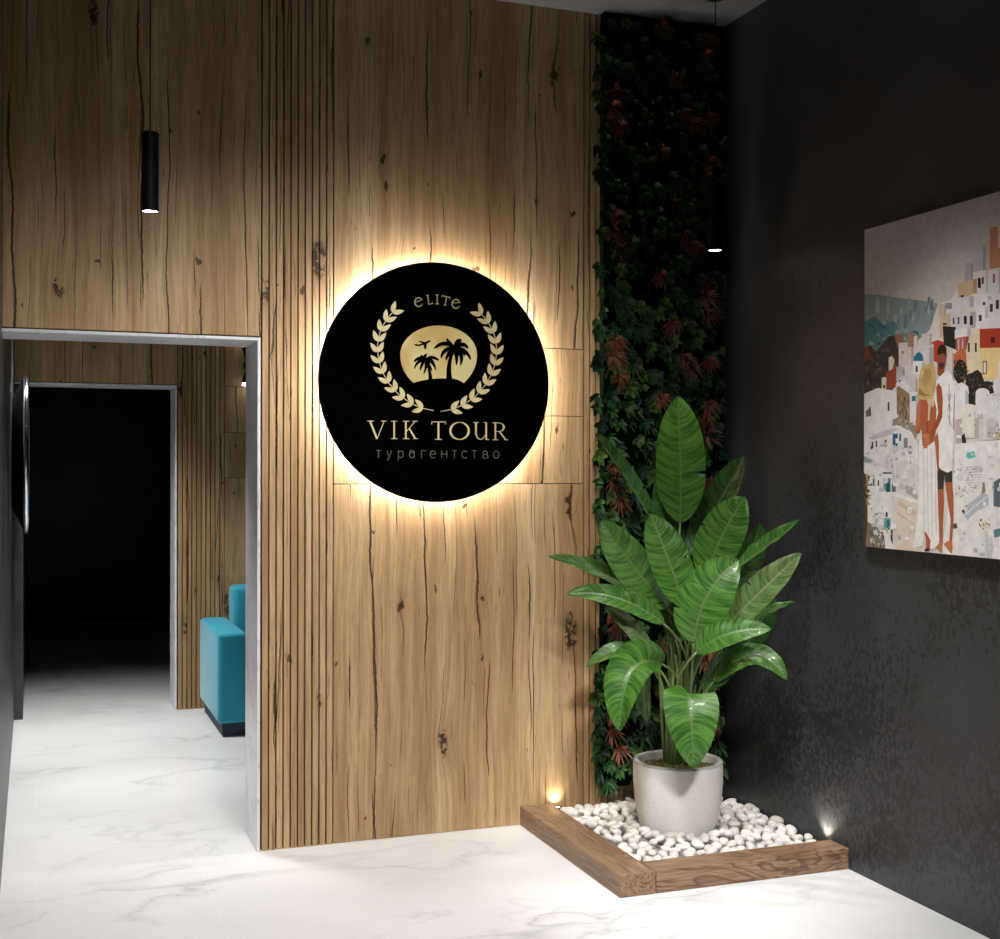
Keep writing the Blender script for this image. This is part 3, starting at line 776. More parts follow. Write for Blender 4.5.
def make_leaf(base, ctl, tip, w, face, fold=0.25, mat=0, wfun=0.42, notch=(), curl=0.0, root=None, petr=0.0055):
    """base/ctl/tip/root: (u, v, depth) sightings; face: direction the upper face looks to"""
    B, Cc, Tp = (at(*p) for p in (base, ctl, tip))
    n, m_ = 76, 6
    face = Vector(face).normalized()
    vs = []; fs = []; uv = []
    for i in range(n+1):
        t = i/n
        P = B*(1-t)**2+Cc*2*t*(1-t)+Tp*t*t
        D = ((Cc-B)*(2*(1-t))+(Tp-Cc)*(2*t)).normalized()
        side = D.cross(face).normalized(); nor = side.cross(D).normalized()
        # oblong outline, pointed at the tip, rounded at the base
        e = max(0.0, min(1.0, t))
        prof_ = max(0.0, 1-((wfun-e)/wfun)**2.3)**0.62 if e < wfun else max(0.0, 1-((e-wfun)/(1-wfun))**2.3)**0.72
        hw = w*0.5*max(prof_, 0.012)
        for j in range(-m_, m_+1):
            s = j/m_; a = abs(s)
            hwj = hw
            for (nt_, ns_, nd_) in notch:
                if ns_*s > 0:
                    dd_ = abs(t-nt_)*n
                    if dd_ < 0.7: hwj = hw*(1-nd_)
            rip = 0.0014*math.sin(t*31+s*3+B.x*90)*a**1.5+0.008*noise.noise(Vector((t*5, s*2+B.z*9, B.x*11)))*a
            q = P+side*(hwj*s*math.cos(fold*a))+nor*(hwj*a*math.sin(fold)*1.0-hwj*curl*a*a+rip)
            vs.append(q); uv.append((s, t))
    c_ = 2*m_+1
    for i in range(n):
        for j in range(c_-1): fs.append((i*c_+j, i*c_+j+1, (i+1)*c_+j+1, (i+1)*c_+j))
    org = Vector((PX, PY, 0))
    mb = MB(); mb.add([v-org for v in vs], fs, 0, True)
    # midrib as a slim raised spine on the underside
    pts = []
    for i in range(0, n+1, 4):
        t = i/n; pts.append(B*(1-t)**2+Cc*2*t*(1-t)+Tp*t*t-org)
    o = mb.build('leaf', [LEAF[mat], STEM], pp)
    me = o.data; ul = me.uv_layers.new(name='UVMap')
    for lp in me.loops: ul.data[lp.index].uv = uv[lp.vertex_index] if lp.vertex_index < len(uv) else (0, 0)
    # petiole
    if root is None: root = (0.0, 0.0)
    Rr_ = Vector((PX+root[0], PY+root[1], 0.30))
    d0 = (Cc-B).normalized()
    C1 = B-d0*min(0.30, (B-Rr_).length*0.45)
    C0 = Rr_+Vector((root[0]*0.8, root[1]*0.8, 0.14))
    pt = []; K_ = 16
    for i in range(K_+1):
        t = i/K_; pt.append(Rr_*(1-t)**3+C0*3*t*(1-t)**2+C1*3*t*t*(1-t)+B*t**3-org)
    mb = MB(); tube(mb, pt, [petr*1.5*(1-0.45*i/K_) for i in range(K_+1)], 8)
    mb2 = [p for p in pts]
    tube(mb, mb2, [max(0.0006, petr*0.42*(1-i/len(mb2))) for i in range(len(mb2))], 6)
    mb.build('petiole', STEM, o)
    return o
FC = tuple(-Fv)                     # towards the viewer's side of the room
def fc(r=0.0, u=0.0, f=1.0): v = Rv*r+Uv*u-Fv*f; return (v.x, v.y, v.z)
LV = [
 # base, ctl, tip, width, face, fold, mat, notch, root
 ((680, 523, 5.34), (682, 455, 5.36), (677.5, 396, 5.28), .212, fc(-.1, .15), .20, 0, [(0.38, 1, .75), (.62, -1, .2)], (-.005, .03)),
 ((654, 524, 5.40), (622, 470, 5.42), (595, 434, 5.40), .125, fc(.95, .15, .55), .45, 1, [(.3, 1, .3)], (-.03, .03)),
 ((688, 556, 5.42), (722, 500, 5.44), (743, 456, 5.36), .150, fc(-.62, -.05, .8), .35, 1, [(0.3, -1, .4)], (.02, .04)),
 ((668, 608, 5.20), (630, 565, 5.14), (601, 520, 5.18), .170, fc(-.25, .25, 1), .30, 0, [], (-.02, 0)),
 ((684, 606, 5.14), (668, 555, 5.12), (650, 514, 5.16), .175, fc(.05, .2, 1), .28, 0, [(.45, 1, .35)], (0, -.01)),
 ((704, 578, 5.22), (722, 530, 5.18), (745, 497, 5.16), .195, fc(-.30, .2, 1), .30, 0, [(.5, -1, .45)], (.02, .0)),
 ((728, 590, 5.26), (752, 555, 5.24), (760, 523, 5.20), .130, fc(.3, .1, 1), .35, 1, [], (.03, .02)),
 ((737, 568, 5.16), (766, 547, 5.12), (801, 519, 5.06), .085, fc(-.5, .6, .5), .60, 0, [], (.04, .0)),
 ((722, 630, 5.06), (757, 595, 5.00), (801, 553, 4.98), .135, fc(-.35, .45, 1), .32, 2, [(.5, -1, .4)], (.04, -.01)),
 ((694, 643, 5.04), (698, 590, 4.98), (739, 560, 5.00), .215, fc(-.25, .15, 1), .25, 0, [(.30, -1, .3), (.55, -1, .35)], (.02, -.02)),
 ((640, 594, 5.30), (600, 567, 5.32), (548, 556, 5.30), .085, fc(-.1, .65, .75), .45, 0, [(.35, 1, .3)], (-.04, .02)),
 ((664, 624, 5.16), (620, 588, 5.14), (567, 594, 5.16), .100, fc(-.15, .5, .95), .40, 0, [(.45, 1, .3)], (-.03, 0)),
 ((651, 655, 5.20), (636, 622, 5.22), (604, 608, 5.24), .075, fc(-.6, .5, .8), .40, 2, [(.5, 1, .5)], (-.04, .0)),
 ((697, 652, 4.98), (722, 628, 4.92), (771, 629, 4.90), .120, fc(-.05, .55, .85), .35, 0, [], (.03, -.03)),
 ((742, 628, 5.14), (766, 610, 5.12), (795, 602, 5.08), .060, fc(-.2, .8, .5), .40, 0, [], (.05, 0)),
 ((662, 664, 5.10), (622, 646, 4.96), (620, 731, 4.96), .200, fc(-.45, .15, 1), .55, 0, [], (-.03, -.03)),
 ((688, 694, 5.04), (690, 688, 4.90), (694, 768, 4.93), .222, fc(.0, .45, 1), .22, 0, [(.22, -1, .3)], (0, -.04)),
 ((713, 682, 5.14), (755, 630, 5.08), (787, 680, 5.04), .105, fc(-.1, .6, .8), .30, 0, [], (.04, -.02)),
 ((652, 662, 5.26), (622, 636, 5.26), (587, 667, 5.26), .085, fc(-.1, .7, .7), .35, 0, [], (-.04, 0)),
 ((704, 692, 5.16), (722, 655, 5.14), (762, 652, 5.12), .110, fc(.2, .2, 1), .35, 1, [], (.03, .01)),
 ((676, 640, 5.28), (668, 612, 5.28), (664, 596, 5.28), .090, fc(.2, .1, 1), .3, 1, [], (-.01, .02)),
 ((676, 572, 5.40), (664, 520, 5.42), (656, 482, 5.42), .120, fc(.3, .05, 1), .3, 1, [], (-.01, .05)),
 ((700, 600, 5.38), (722, 566, 5.40), (744, 541, 5.38), .130, fc(-.2, 0, 1), .3, 1, [], (.02, .05)),
 ((742, 650, 5.20), (766, 618, 5.20), (772, 596, 5.18), .120, fc(-.3, 0, 1), .35, 1, [], (.05, .03)),
 ((648, 668, 5.24), (640, 690, 5.26), (648, 722, 5.26), .070, fc(-.4, .2, 1), .4, 1, [], (-.04, .02)),
]
for (b_, c_, t_, w_, fa, fo, ma, no, ro) in LV:
    make_leaf(b_, c_, t_, w_, fa, fo, ma, notch=no, root=ro)
# extra bare stalks in the clump
for k in range(9):
    a = k*2.4; r = 0.018+0.004*k; rt = Vector((r*math.cos(a), r*math.sin(a), 0.30))
    tp = rt+Vector((random.uniform(-.10, .10), random.uniform(-.07, .07), random.uniform(.28, .50)))
    mid = (rt+tp)/2+Vector((-(tp.x-rt.x)*0.3, 0, 0.03))
    mb = MB(); tube(mb, [rt, (rt*2+mid)/3, mid, (tp*1.5+mid)/2.5, tp], [.0085, .008, .007, .006, .0035], 8); mb.build('stalk', STEM, pp)

# ------------------------------------------------------------------ living wall
MX0, MX1, MZ0, MZ1 = 1.506, XR-0.012, 0.14, H-0.02
lw = empty('living_wall', ((MX0+MX1)/2, 0, MZ0), label='tall narrow living wall of dark green foliage and reddish spiky plants in the corner', cat='living wall')
LO = Vector(lw.location)
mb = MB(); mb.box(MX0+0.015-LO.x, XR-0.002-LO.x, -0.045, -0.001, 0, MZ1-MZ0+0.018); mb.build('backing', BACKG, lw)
mb = MB(); rng = random.Random(5)
def blade(mb, P, D, Nn, ln, wd, mi, droop=0.4, lob=0.0, seg=4):
    D = D.normalized(); side = D.cross(Nn)
    if side.length < 1e-3: return
    side.normalize(); vs = []
    for i in range(seg+1):
        t = i/seg; q = P+D*(ln*t)+Vector((0, 0, -droop*ln*t*t))
        w = wd*0.5*(math.sin(PI*min(0.97, 0.08+0.9*t))**0.8)*(1+lob*(1 if i % 2 else -0.6))
        nn = Nn*(w*0.35)
        vs += [q-side*w+nn, q, q+side*w+nn]
    fs = []
    for i in range(seg): fs += [(3*i, 3*i+1, 3*i+4, 3*i+3), (3*i+1, 3*i+2, 3*i+5, 3*i+4)]
    mb.add(vs, fs, mi, True)
NCL = 1300
for c in range(NCL):
    x = rng.uniform(MX0-0.022, MX1+0.004); z = rng.uniform(MZ0+0.0, MZ1-0.03)
    dep = rng.uniform(0.03, 0.085)+0.018*noise.noise(Vector((x*6, 0, z*5)))
    if x < MX0+0.02: dep *= 0.6
    P = Vector((x-LO.x, -dep, z-LO.z))
    kind = rng.random(); mi = rng.choice((0, 0, 1, 2, 4, 4)) if kind < .85 else 3
    n = rng.randint(6, 10); sz = rng.uniform(0.028, 0.054)
    for k in range(n):
        a = 2*PI*k/n+rng.uniform(-.4, .4)
        d = Vector((math.cos(a)*0.9, -rng.uniform(0.35, 1.0), math.sin(a)*0.9+0.1))
        if kind < 0.5: blade(mb, P, d, Vector((0, -1, 0.35)), sz, sz*rng.uniform(.42, .6), mi, 0.35, 0.12)
        elif kind < 0.85: blade(mb, P, d, Vector((0, -1, 0.2)), sz*1.15, sz*0.26, mi, 0.5, 0.35, 6)
        else: blade(mb, P, d, Vector((0, -1, 0.3)), sz*0.9, sz*0.5, mi, 0.2, 0.0)
fol = mb.build('foliage', GR, lw); fol['kind'] = 'stuff'
# keep leaves off the side wall and the ceiling
for v in fol.data.vertices:
    lim = XR-0.006-LO.x
    if v.co.x > lim: v.co.x = lim-(v.co.x-lim)*0.8
    v.co.z = min(v.co.z, H-0.012-LO.z); v.co.y = min(v.co.y, -0.004); v.co.z = max(v.co.z, 0.11-LO.z)
def bromeliad(seed):
    r = random.Random(seed); mb = MB()
    for k in range(30):
        a = 2*PI*k/30+r.uniform(-.2, .2); ly = r.uniform(0.25, 1.25)
        d = Vector((math.cos(a), -ly, math.sin(a)*0.95+0.12))
        ln = r.uniform(0.048, 0.078)
        mi = r.choice((0, 0, 1, 1, 2)) if ly < .7 else r.choice((0, 0, 0, 1))
        blade(mb, Vector((0, 0, 0)), d, Vector((0, -1, 0.5)), ln, 0.0085, mi, r.uniform(0.2, 0.7), 0, 5)
    me = mb.build('red_bromeliad', BROM).data; bpy.data.objects.remove(bpy.data.objects['red_bromeliad']); return me
BMS = [bromeliad(k) for k in range(4)]
mod = [(.48, .05), (.92, .10), (.89, .22), (.91, .35), (.60, .45), (.08, .60), (.06, .73), (.68, .72), (.76, .80), (.92, .74), (.12, .88)]
per = 0.555
kk = 0
for j in range(7):
    for u, v in mod:
        z = MZ1-0.01-(j+v)*per
        if z < MZ0+0.03: continue
        o = bpy.data.objects.new('red_bromeliad', BMS[kk % 4]); COL.objects.link(o); o.parent = lw
        o.location = (MX0+0.005+u*(MX1-MX0-0.05)-LO.x, -0.085, z-LO.z); o.rotation_euler = (0, rng.uniform(-.6, .6), 0); s = rng.uniform(.85, 1.08); o.scale = (s, s, s)
        kk += 1

# ------------------------------------------------------------------ picture on the right wall
PD = 0.032
PXW = XR-PD
py0 = onp(864, 400, 0, PXW).y; py1 = -2.75
pz0, pz1 = onp(864, 547, 0, PXW).z, onp(864.2, 229.5, 0, PXW).z
pc = empty('wall_picture', (XR, (py0+py1)/2, pz0), label='large unframed photo of a white hill town and a couple on the dark wall', cat='picture')
PO = Vector(pc.location)
def cmat(c, name='print_ink'):
    m, nt, b = new_mat(name)
    n = noise_(nt, coords(nt, (1, 1, 1)), 30, 5, 0.6)
    L(nt, mix(nt, ramp(nt, n, [(0.36, 0), (0.62, 1)]), tuple(x*0.91 for x in c), tuple(min(1, x*1.04) for x in c)), b.inputs['Base Color'])
    b.inputs['Roughness'].default_value = 0.6; b.inputs['Specular IOR Level'].default_value = 0.2
    return m
mb = MB(); mb.box(-PD, -0.001, py1-PO.y, py0-PO.y, 0, pz1-pz0)
mb.build('canvas', flat('canvas_edge', (0.05, 0.048, 0.045), 0.7), pc)
inks = {}; ink_list = []
def ink(c):
    c = tuple(round(x, 3) for x in c)
    if c not in inks: inks[c] = len(ink_list); ink_list.append(c)
    return inks[c]
pm = MB(); layer = [0]
def clip(pts):
    def cut(p, ax, lim, keep_less):
        out = []
        for i in range(len(p)):
            a, b2 = p[i], p[(i+1) % len(p)]
            ia = (a[ax] <= lim) if keep_less else (a[ax] >= lim); ib = (b2[ax] <= lim) if keep_less else (b2[ax] >= lim)
            if ia: out.append(a)
            if ia != ib:
                t = (lim-a[ax])/(b2[ax]-a[ax]); out.append((a[0]+(b2[0]-a[0])*t, a[1]+(b2[1]-a[1])*t))
        return out
    e = 0.0025
    for ax, lim, kl in ((0, py0-e, True), (0, py1+e, False), (1, pz0+e, False), (1, pz1-e, True)):
        if len(pts) < 3: return []
        pts = cut(pts, ax, lim, kl)
    return pts
def yz(u, v): p = onp(u, v, 0, PXW); return (p.y, p.z)
def ipoly_yz(pts, c):
    """ink patch given in wall metres (y, z)"""
    from mathutils.geometry import tessellate_polygon
    layer[0] += 1; x = -PD-0.0004-layer[0]*0.0000022
    tri = tessellate_polygon([[Vector((a, b2, 0)) for a, b2 in pts]])
    mi = ink(c)
    for t3 in tri:
        q = clip([pts[i] for i in t3])
        if len(q) < 3: continue
        vs = [(x, a-PO.y, b2-PO.z) for a, b2 in q]
        A = sum(q[i][0]*q[(i+1) % len(q)][1]-q[(i+1) % len(q)][0]*q[i][1] for i in range(len(q)))
        idx = tuple(range(len(q)))
        pm.add(vs, [idx if A < 0 else tuple(reversed(idx))], mi)
def ip(pts, c): ipoly_yz([yz(u, v) for u, v in pts], c)
def sq(x): return tuple((v/255)**2.2 for v in x)
prs = random.Random(3)
# sky in soft bands
zz = [pz0+(pz1-pz0)*k/14 for k in range(15)]
for k in range(14):
    t = (zz[k]-1.95)/(pz1-1.95); t = max(0, min(1, t))
    c = tuple(a*(1-t)+b2*t for a, b2 in zip(sq((214, 202, 190)), sq((184, 176, 176))))
    ipoly_yz([(py1, zz[k]), (py0, zz[k]), (py0, zz[k]+0.0865), (py1, zz[k]+0.0865)], c)
# far cliffs and sea
ip([(864, 294), (880, 295), (900, 298), (925, 301), (945, 305), (960, 320), (960, 400), (864, 400)], sq((138, 152, 152)))
for k in range(55):
    x = prs.uniform(864, 942); y = prs.uniform(296, 340); h_ = prs.uniform(5, 18)
    ip([(x, y), (x+prs.uniform(1, 3), y+1), (x+prs.uniform(-1, 3), y+h_), (x-1, y+h_*.8)], sq(prs.choice([(160, 166, 162), (112, 134, 138), (96, 122, 128), (175, 176, 168)])))
ip([(864, 322), (875, 316), (885, 326), (893, 320), (905, 335), (915, 330), (925, 342), (925, 372), (864, 372)], sq((84, 128, 134)))
for k in range(26):
    x = prs.uniform(866, 920); y = prs.uniform(318, 342)
    ip([(x, y), (x+3, y+1), (x+4, y+5), (x-1, y+4)], sq(prs.choice([(120, 146, 146), (66, 112, 122), (148, 160, 156)])))
# right slope base, then the white town
WH = [(238, 232, 228), (226, 218, 214), (214, 205, 202), (244, 240, 236), (200, 190, 188), (230, 216, 200)]
ip([(938, 304), (950, 300), (958, 290), (966, 280), (975, 262), (985, 245), (1000, 220), (1400, 160), (1400, 640), (864, 560), (864, 395), (895, 360), (930, 330)], sq((222, 212, 206)))
ip([(864, 352), (870, 345), (876, 352), (889, 336), (904, 335), (903, 360), (897, 382), (885, 400), (864, 398)], sq((70, 64, 58)))
for k in range(60):
    x = prs.uniform(865, 896); y = prs.uniform(342, 392)
    ip([(x, y), (x+prs.uniform(1, 4), y-1), (x+prs.uniform(1, 3), y+prs.uniform(2, 5))], sq(prs.choice([(96, 88, 74), (46, 44, 42), (120, 104, 84), (58, 62, 50)])))
ip([(864, 348), (869, 346), (871, 358), (864, 362)], sq((122, 76, 58)))
ip([(894, 334), (904, 334), (904, 345), (898, 348)], sq((150, 110, 88)))
def house(x, y, w, h_, c, slope=0.0, arch=False, win=None, shade=0.82):
    y2 = y+slope*w
    p = [(x, y), (x+w, y2), (x+w, y2+h_), (x, y+h_)]
    if arch: p = [(x, y+h_)]+[(x+w*0.5-w*0.5*math.cos(PI*i/8), y+w*0.35-w*0.35*math.sin(PI*i/8)+slope*w*i/8) for i in range(9)]+[(x+w, y2+h_)]
    ip(p, sq(c))
    ip([(x+w*0.78, y2+h_*0.08+ (w*.2 if arch else 0)), (x+w, y2+h_*.08+(w*.35 if arch else 0)), (x+w, y2+h_), (x+w*.78, y2+h_)], sq(tuple(v*shade for v in c)))
    for (a, b2, cw, ch, cc) in (win or []): ip([(x+a, y+b2), (x+a+cw, y+b2), (x+a+cw, y+b2+ch), (x+a, y+b2+ch)], sq(cc))
DK = (70, 58, 54); BL = (42, 98, 140)
# upper right houses
house(973, 245, 13, 27, (186, 180, 184), -.15); house(986, 240, 10, 34, (200, 178, 158), -.1); house(965, 263, 8, 20, (176, 168, 172))
house(990, 228, 18, 46, (190, 128, 104), -.25); house(998, 222, 24, 26, (206, 190, 172), -.3)
house(958, 284, 20, 15, (206, 172, 138), -.3, win=[(3, 11, 3, 3, DK)]); house(977, 275, 12, 18, (222, 210, 204), -.1, win=[(1, 3, 3, 10, (40, 32, 32)), (5, 2, 2, 7, (90, 70, 66))])
house(988, 270, 14, 26, (214, 208, 208), -.2, win=[(5, 4, 2, 9, (128, 72, 60))]); house(1002, 268, 26, 34, (200, 130, 104), -.2)
house(951, 299, 24, 12, (218, 212, 214), -.15); house(974, 294, 18, 22, (228, 222, 222), 0, win=[(9, 8, 2.4, 6, DK), (4, 22, 3, 5, DK)])
house(939, 304, 7, 14, (208, 190, 176), 0); house(946, 303, 6, 6, (150, 146, 146), 0)
house(940, 316, 12, 22, (214, 186, 150), -.3, win=[(3, 7, 4, 2, (90, 66, 50))]); house(950, 312, 26, 17, (216, 208, 204), -.05, win=[(3, 6, 1.6, 6, DK), (8, 5, 1.6, 7, DK), (14, 4, 3, 8, (44, 36, 34)), (20, 4, 3, 9, (44, 36, 34))])
house(976, 306, 12, 24, (232, 228, 228), -.1, win=[(3, 9, 3, 6, DK)]); house(988, 300, 16, 20, (222, 214, 212), -.2, win=[(2, 4, 3, 8, DK), (8, 0, 3, 9, (60, 46, 44))])
ip([(978, 330), (985, 318), (1000, 316), (1060, 300), (1060, 335), (980, 332)], sq((226, 220, 222)))       # pale roof
ip([(943, 326), (956, 327), (957, 350), (944, 345)], sq((50, 48, 42)))
house(955, 330, 16, 9, (232, 224, 220), -.15); house(956, 338, 13, 13, (170, 96, 84), -.15, win=[(2, 1, 1.5, 11, (200, 180, 172)), (6, 1, 1.5, 10, (200, 180, 172))])
ip([(967, 346), (970, 336), (978, 328), (981, 328), (981, 378), (967, 382)], sq((226, 206, 176)))
house(980, 329, 60, 20, (168, 64, 46), -.05, win=[(11, 8, 4, 6, (80, 34, 30))])
house(980, 348, 60, 32, (232, 202, 146), -.02, win=[(3, 13, 4, 13, (96, 58, 48)), (3.8, 14, 2.2, 11, (230, 220, 210)), (18, 18, 4, 9, (70, 46, 44))])
for a in ((968, 343), (975, 343)): ip([a, (a[0]+2, a[1]), (a[0]+2, a[1]+9), (a[0], a[1]+9)], sq(DK))
ip([(950, 378), (952, 356), (958, 351), (966, 347), (968, 380)], sq((196, 104, 72))); ip([(954, 360), (955.5, 360), (955.5, 364), (954, 364)], sq(DK))
house(946, 348, 8, 34, (214, 200, 194), 0, True)
ip([(932, 342), (938, 340), (944, 342), (946, 352), (944, 366), (932, 360)], sq((188, 70, 56)))
# bushes
for cx_, cy_, rx_, ry_, n_ in ((961, 372, 7, 12, 50), (975, 382, 11, 12, 60), (986, 388, 12, 7, 40), (973, 398, 5, 9, 25)):
    ip([(cx_+rx_*math.cos(a*.5)*prs.uniform(.8, 1.1), cy_+ry_*math.sin(a*.5)*prs.uniform(.8, 1.1)) for a in range(12)], sq((46, 42, 40)))
    for k in range(n_):
        x = cx_+prs.gauss(0, rx_*.5); y = cy_+prs.gauss(0, ry_*.5)
        ip([(x, y), (x+1.6, y+.4), (x+.6, y+1.8)], sq(prs.choice([(86, 78, 62), (34, 30, 30), (120, 78, 74), (70, 74, 54), (150, 130, 100)])))
# middle left town
house(899, 343, 16, 24, (222, 206, 200), -.1, win=[(3, 8, 2, 3, (150, 120, 110))]); house(908, 333, 7, 14, (176, 128, 108), 0); house(914, 336, 4, 10, (228, 216, 206), 0, True)
house(914, 344, 20, 38, (220, 212, 210), 0); house(922, 334, 10, 12, (214, 204, 200), -.1)
ip([(914, 361), (914, 357), (917, 353), (920, 352), (923, 355), (924, 361), (919, 363)], sq((52, 118, 138)))
house(913, 361, 12, 17, (232, 226, 224), 0, win=[(3, 5, 2, 6, DK)])
house(896, 366, 9, 15, (190, 184, 184), 0, True); house(898, 376, 14, 14, (204, 202, 206), -.1, True, win=[(1, 4, 4, 3, (70, 110, 132))]); house(908, 374, 10, 24, (216, 208, 206), 0, True)
ip([(889, 358), (892, 356), (895, 360), (893, 369), (889, 371)], sq((226, 210, 196)))
ip([(886, 373), (892, 370), (896, 363), (897, 366), (896, 388), (888, 389)], sq((158, 78, 52)))
house(882, 377, 5, 12, (224, 206, 196), 0, True, win=[(1.4, 8, 2, 3, (90, 60, 50))])
ip([(895, 388), (900, 382), (904, 378), (910, 388), (910, 420), (897, 420)], sq((226, 222, 220)))
ip([(897, 387), (899, 386), (910, 394), (910, 424), (904, 420), (897, 414)], sq((146, 122, 94)))
for k in range(30):
    x = prs.uniform(898, 909); y = prs.uniform(396, 418); ip([(x, y), (x+.9, y), (x+.9, y+prs.uniform(3, 7)), (x, y+4)], sq(prs.choice([(98, 78, 60), (190, 168, 138), (70, 56, 46)])))
house(910, 392, 8, 32, (226, 222, 224), 0, False, win=[(2, 4, 4, 5, (52, 108, 132))])
ip([(864, 394), (878, 388), (897, 391), (897, 426), (884, 430), (864, 436)], sq((236, 228, 224)))
ip([(888, 402), (889.8, 402), (889.8, 411), (888, 411)], sq(DK)); ip([(866, 411), (871, 407), (871.4, 416), (866, 417)], sq((120, 104, 92))); ip([(869.6, 407), (871, 407), (871, 416), (869.6, 416)], sq(DK))
ip([(893, 420), (900, 416), (912, 424), (918, 430), (916, 442), (902, 436), (892, 428)], sq((150, 136, 122)))
for k in range(34):
    x = prs.uniform(893, 915); y = prs.uniform(418, 436); ip([(x, y), (x+2.4, y+.6), (x+1.4, y+2)], sq(prs.choice([(206, 192, 176), (90, 80, 72), (170, 152, 130), (228, 216, 204)])))
# lower left terraces
ip([(864, 436), (884, 428), (898, 425), (912, 432), (918, 444), (922, 520), (864, 470)], sq((232, 226, 222)))
ip([(868, 438), (886, 430), (899, 428), (893, 434), (874, 440)], sq((200, 196, 198)))
for x, y, w, h_, c in ((872, 442, 1.6, 6, DK), (876, 441, 1.6, 6, (96, 84, 78)), (885, 440, 2, 7, DK), (893, 434, 5, 12, BL), (896, 434, 1.4, 12, (26, 70, 104)), (899.5, 434, 2, 7, BL), (904, 438, 4, 10, (140, 132, 128)), (871, 446, 2, 3, DK), (909, 446, 3, 8, (150, 150, 150))):
    ip([(x, y), (x+w, y-.4), (x+w, y+h_), (x, y+h_)], sq(c))
ip([(864, 456), (873, 460), (874, 464), (864, 462)], sq((146, 158, 168))); ip([(886, 456), (891, 452), (897, 486), (884, 480)], sq((208, 206, 208)))
ip([(864, 464), (884, 468), (892, 474), (892, 530), (864, 545)], sq((236, 230, 226)))
ip([(896, 462), (906, 460), (920, 466), (920, 500), (896, 494)], sq((224, 214, 208)))
for x, y, w, h_, c in ((873, 478, 2, 8, (70, 132, 140)), (878, 480, 1.4, 6, DK), (883, 472, 9, 2, (120, 110, 104)), (884, 478, 7, 14, (72, 138, 142)), (887, 482, 3, 10, (40, 84, 90)), (892, 484, 4, 8, (96, 108, 116)), (875, 513, 3, 8, (176, 142, 120)), (886, 512, 2, 5, (64, 54, 52)), (884, 518, 7, 12, (106, 160, 164)), (887, 520, 3, 10, (60, 112, 120)), (891, 530, 2, 16, DK), (868, 476, 1.6, 5, DK)):
    ip([(x, y), (x+w, y+.2), (x+w, y+h_), (x, y+h_)], sq(c))
ip([(906, 492), (909, 486), (914, 488), (918, 496), (918, 500)], sq((176, 172, 174)))
ip([(897, 493), (921, 502), (921, 560), (897, 556)], sq((224, 208, 188))); ip([(898, 500), (916, 512), (916, 516), (898, 505)], sq((206, 188, 164))); ip([(898, 512), (915, 524), (915, 526), (898, 514)], sq((206, 190, 168)))
ip([(897, 493), (921, 502), (921, 505), (897, 497)], sq((240, 236, 230)))
# palm and rubble at the left edge
ip([(864, 472), (867, 476), (868, 500), (868, 546), (864, 547)], sq((92, 72, 48)))
for k in range(50):
    x = 865+abs(prs.gauss(0, 2.6)); y = prs.uniform(474, 505); ip([(x, y), (x+2.6, y+prs.uniform(-1, 3)), (x+.6, y+2.4)], sq(prs.choice([(156, 140, 84), (96, 84, 48), (60, 52, 38), (188, 170, 116)])))
ip([(868, 522), (876, 526), (888, 536), (888, 549), (866, 547)], sq((126, 116, 106)))
for k in range(44):
    x = prs.uniform(869, 890); y = prs.uniform(526, 546); ip([(x, y), (x+2, y+.4), (x+1.4, y+3)], sq(prs.choice([(84, 62, 52), (196, 186, 178), (50, 50, 48), (160, 108, 90), (228, 222, 216)])))
ip([(884, 530), (888, 532), (896, 552), (886, 551)], sq((232, 228, 224)))
# right middle: chapels, terraces, stairs
ip([(934, 396), (940, 376), (947, 371), (952, 376), (955, 384), (955, 450), (940, 450)], sq((234, 230, 230)))
house(954, 383, 15, 40, (234, 230, 230), .05, True); house(960, 404, 19, 34, (234, 226, 216), 0, True, win=[(9, 10, 2, 3, (180, 170, 160))])
ip([(956, 420), (962, 418), (964, 446), (956, 444)], sq((190, 180, 172))); ip([(962, 436), (965, 433), (967, 444), (963, 447)], sq((48, 38, 36)))
house(976, 388, 14, 30, (230, 226, 228), 0, True); house(984, 396, 40, 44, (224, 220, 222), -.05); house(986, 418, 13, 22, (214, 206, 202), 0, True, win=[(2, 8, 8, 12, (196, 190, 190))])
ip([(993, 386), (997, 378), (1010, 374), (1010, 392), (995, 394)], sq((228, 224, 226)))
ip([(990, 444), (996, 436), (1001, 428), (1012, 424), (1012, 446), (997, 450)], sq((190, 176, 140)))
for k in range(30):
    x = prs.uniform(988, 1006); y = prs.uniform(430, 450); ip([(x, y), (x+2, y+.4), (x+1, y+2)], sq(prs.choice([(120, 96, 56), (226, 210, 160), (70, 54, 44), (240, 236, 230)])))
ip([(955, 444), (1000, 440), (1400, 400), (1400, 640), (940, 562), (955, 470)], sq((236, 230, 226)))
ip([(967, 453), (975, 451), (976, 457), (970, 459), (967, 457)], sq((82, 196, 188))); ip([(964, 446), (977, 445), (977, 450), (965, 451)], sq((244, 240, 238)))
for k in range(7):
    y = 467+k*2.6; ip([(966, y), (982, y-1), (982, y-.2), (966, y+.9)], sq((188, 182, 182)))
for k in range(46):
    x = prs.uniform(954, 976); y = prs.uniform(466, 496); ip([(x, y), (x+1.8, y), (x+1.2, y+1.6)], sq(prs.choice([(120, 108, 102), (206, 188, 160), (188, 182, 180), (60, 52, 50), (240, 236, 232)])))
ip([(962, 512), (966, 506), (974, 500), (984, 492), (989, 496), (989, 505), (976, 512), (968, 520)], sq((186, 188, 194)))
for k in range(9): ip([(964+k*2.6, 516-k*2.4), (965+k*2.6, 516.4-k*2.4), (973+k*2, 509-k*1.5), (972+k*2, 508.2-k*1.5)], sq((222, 222, 224)))
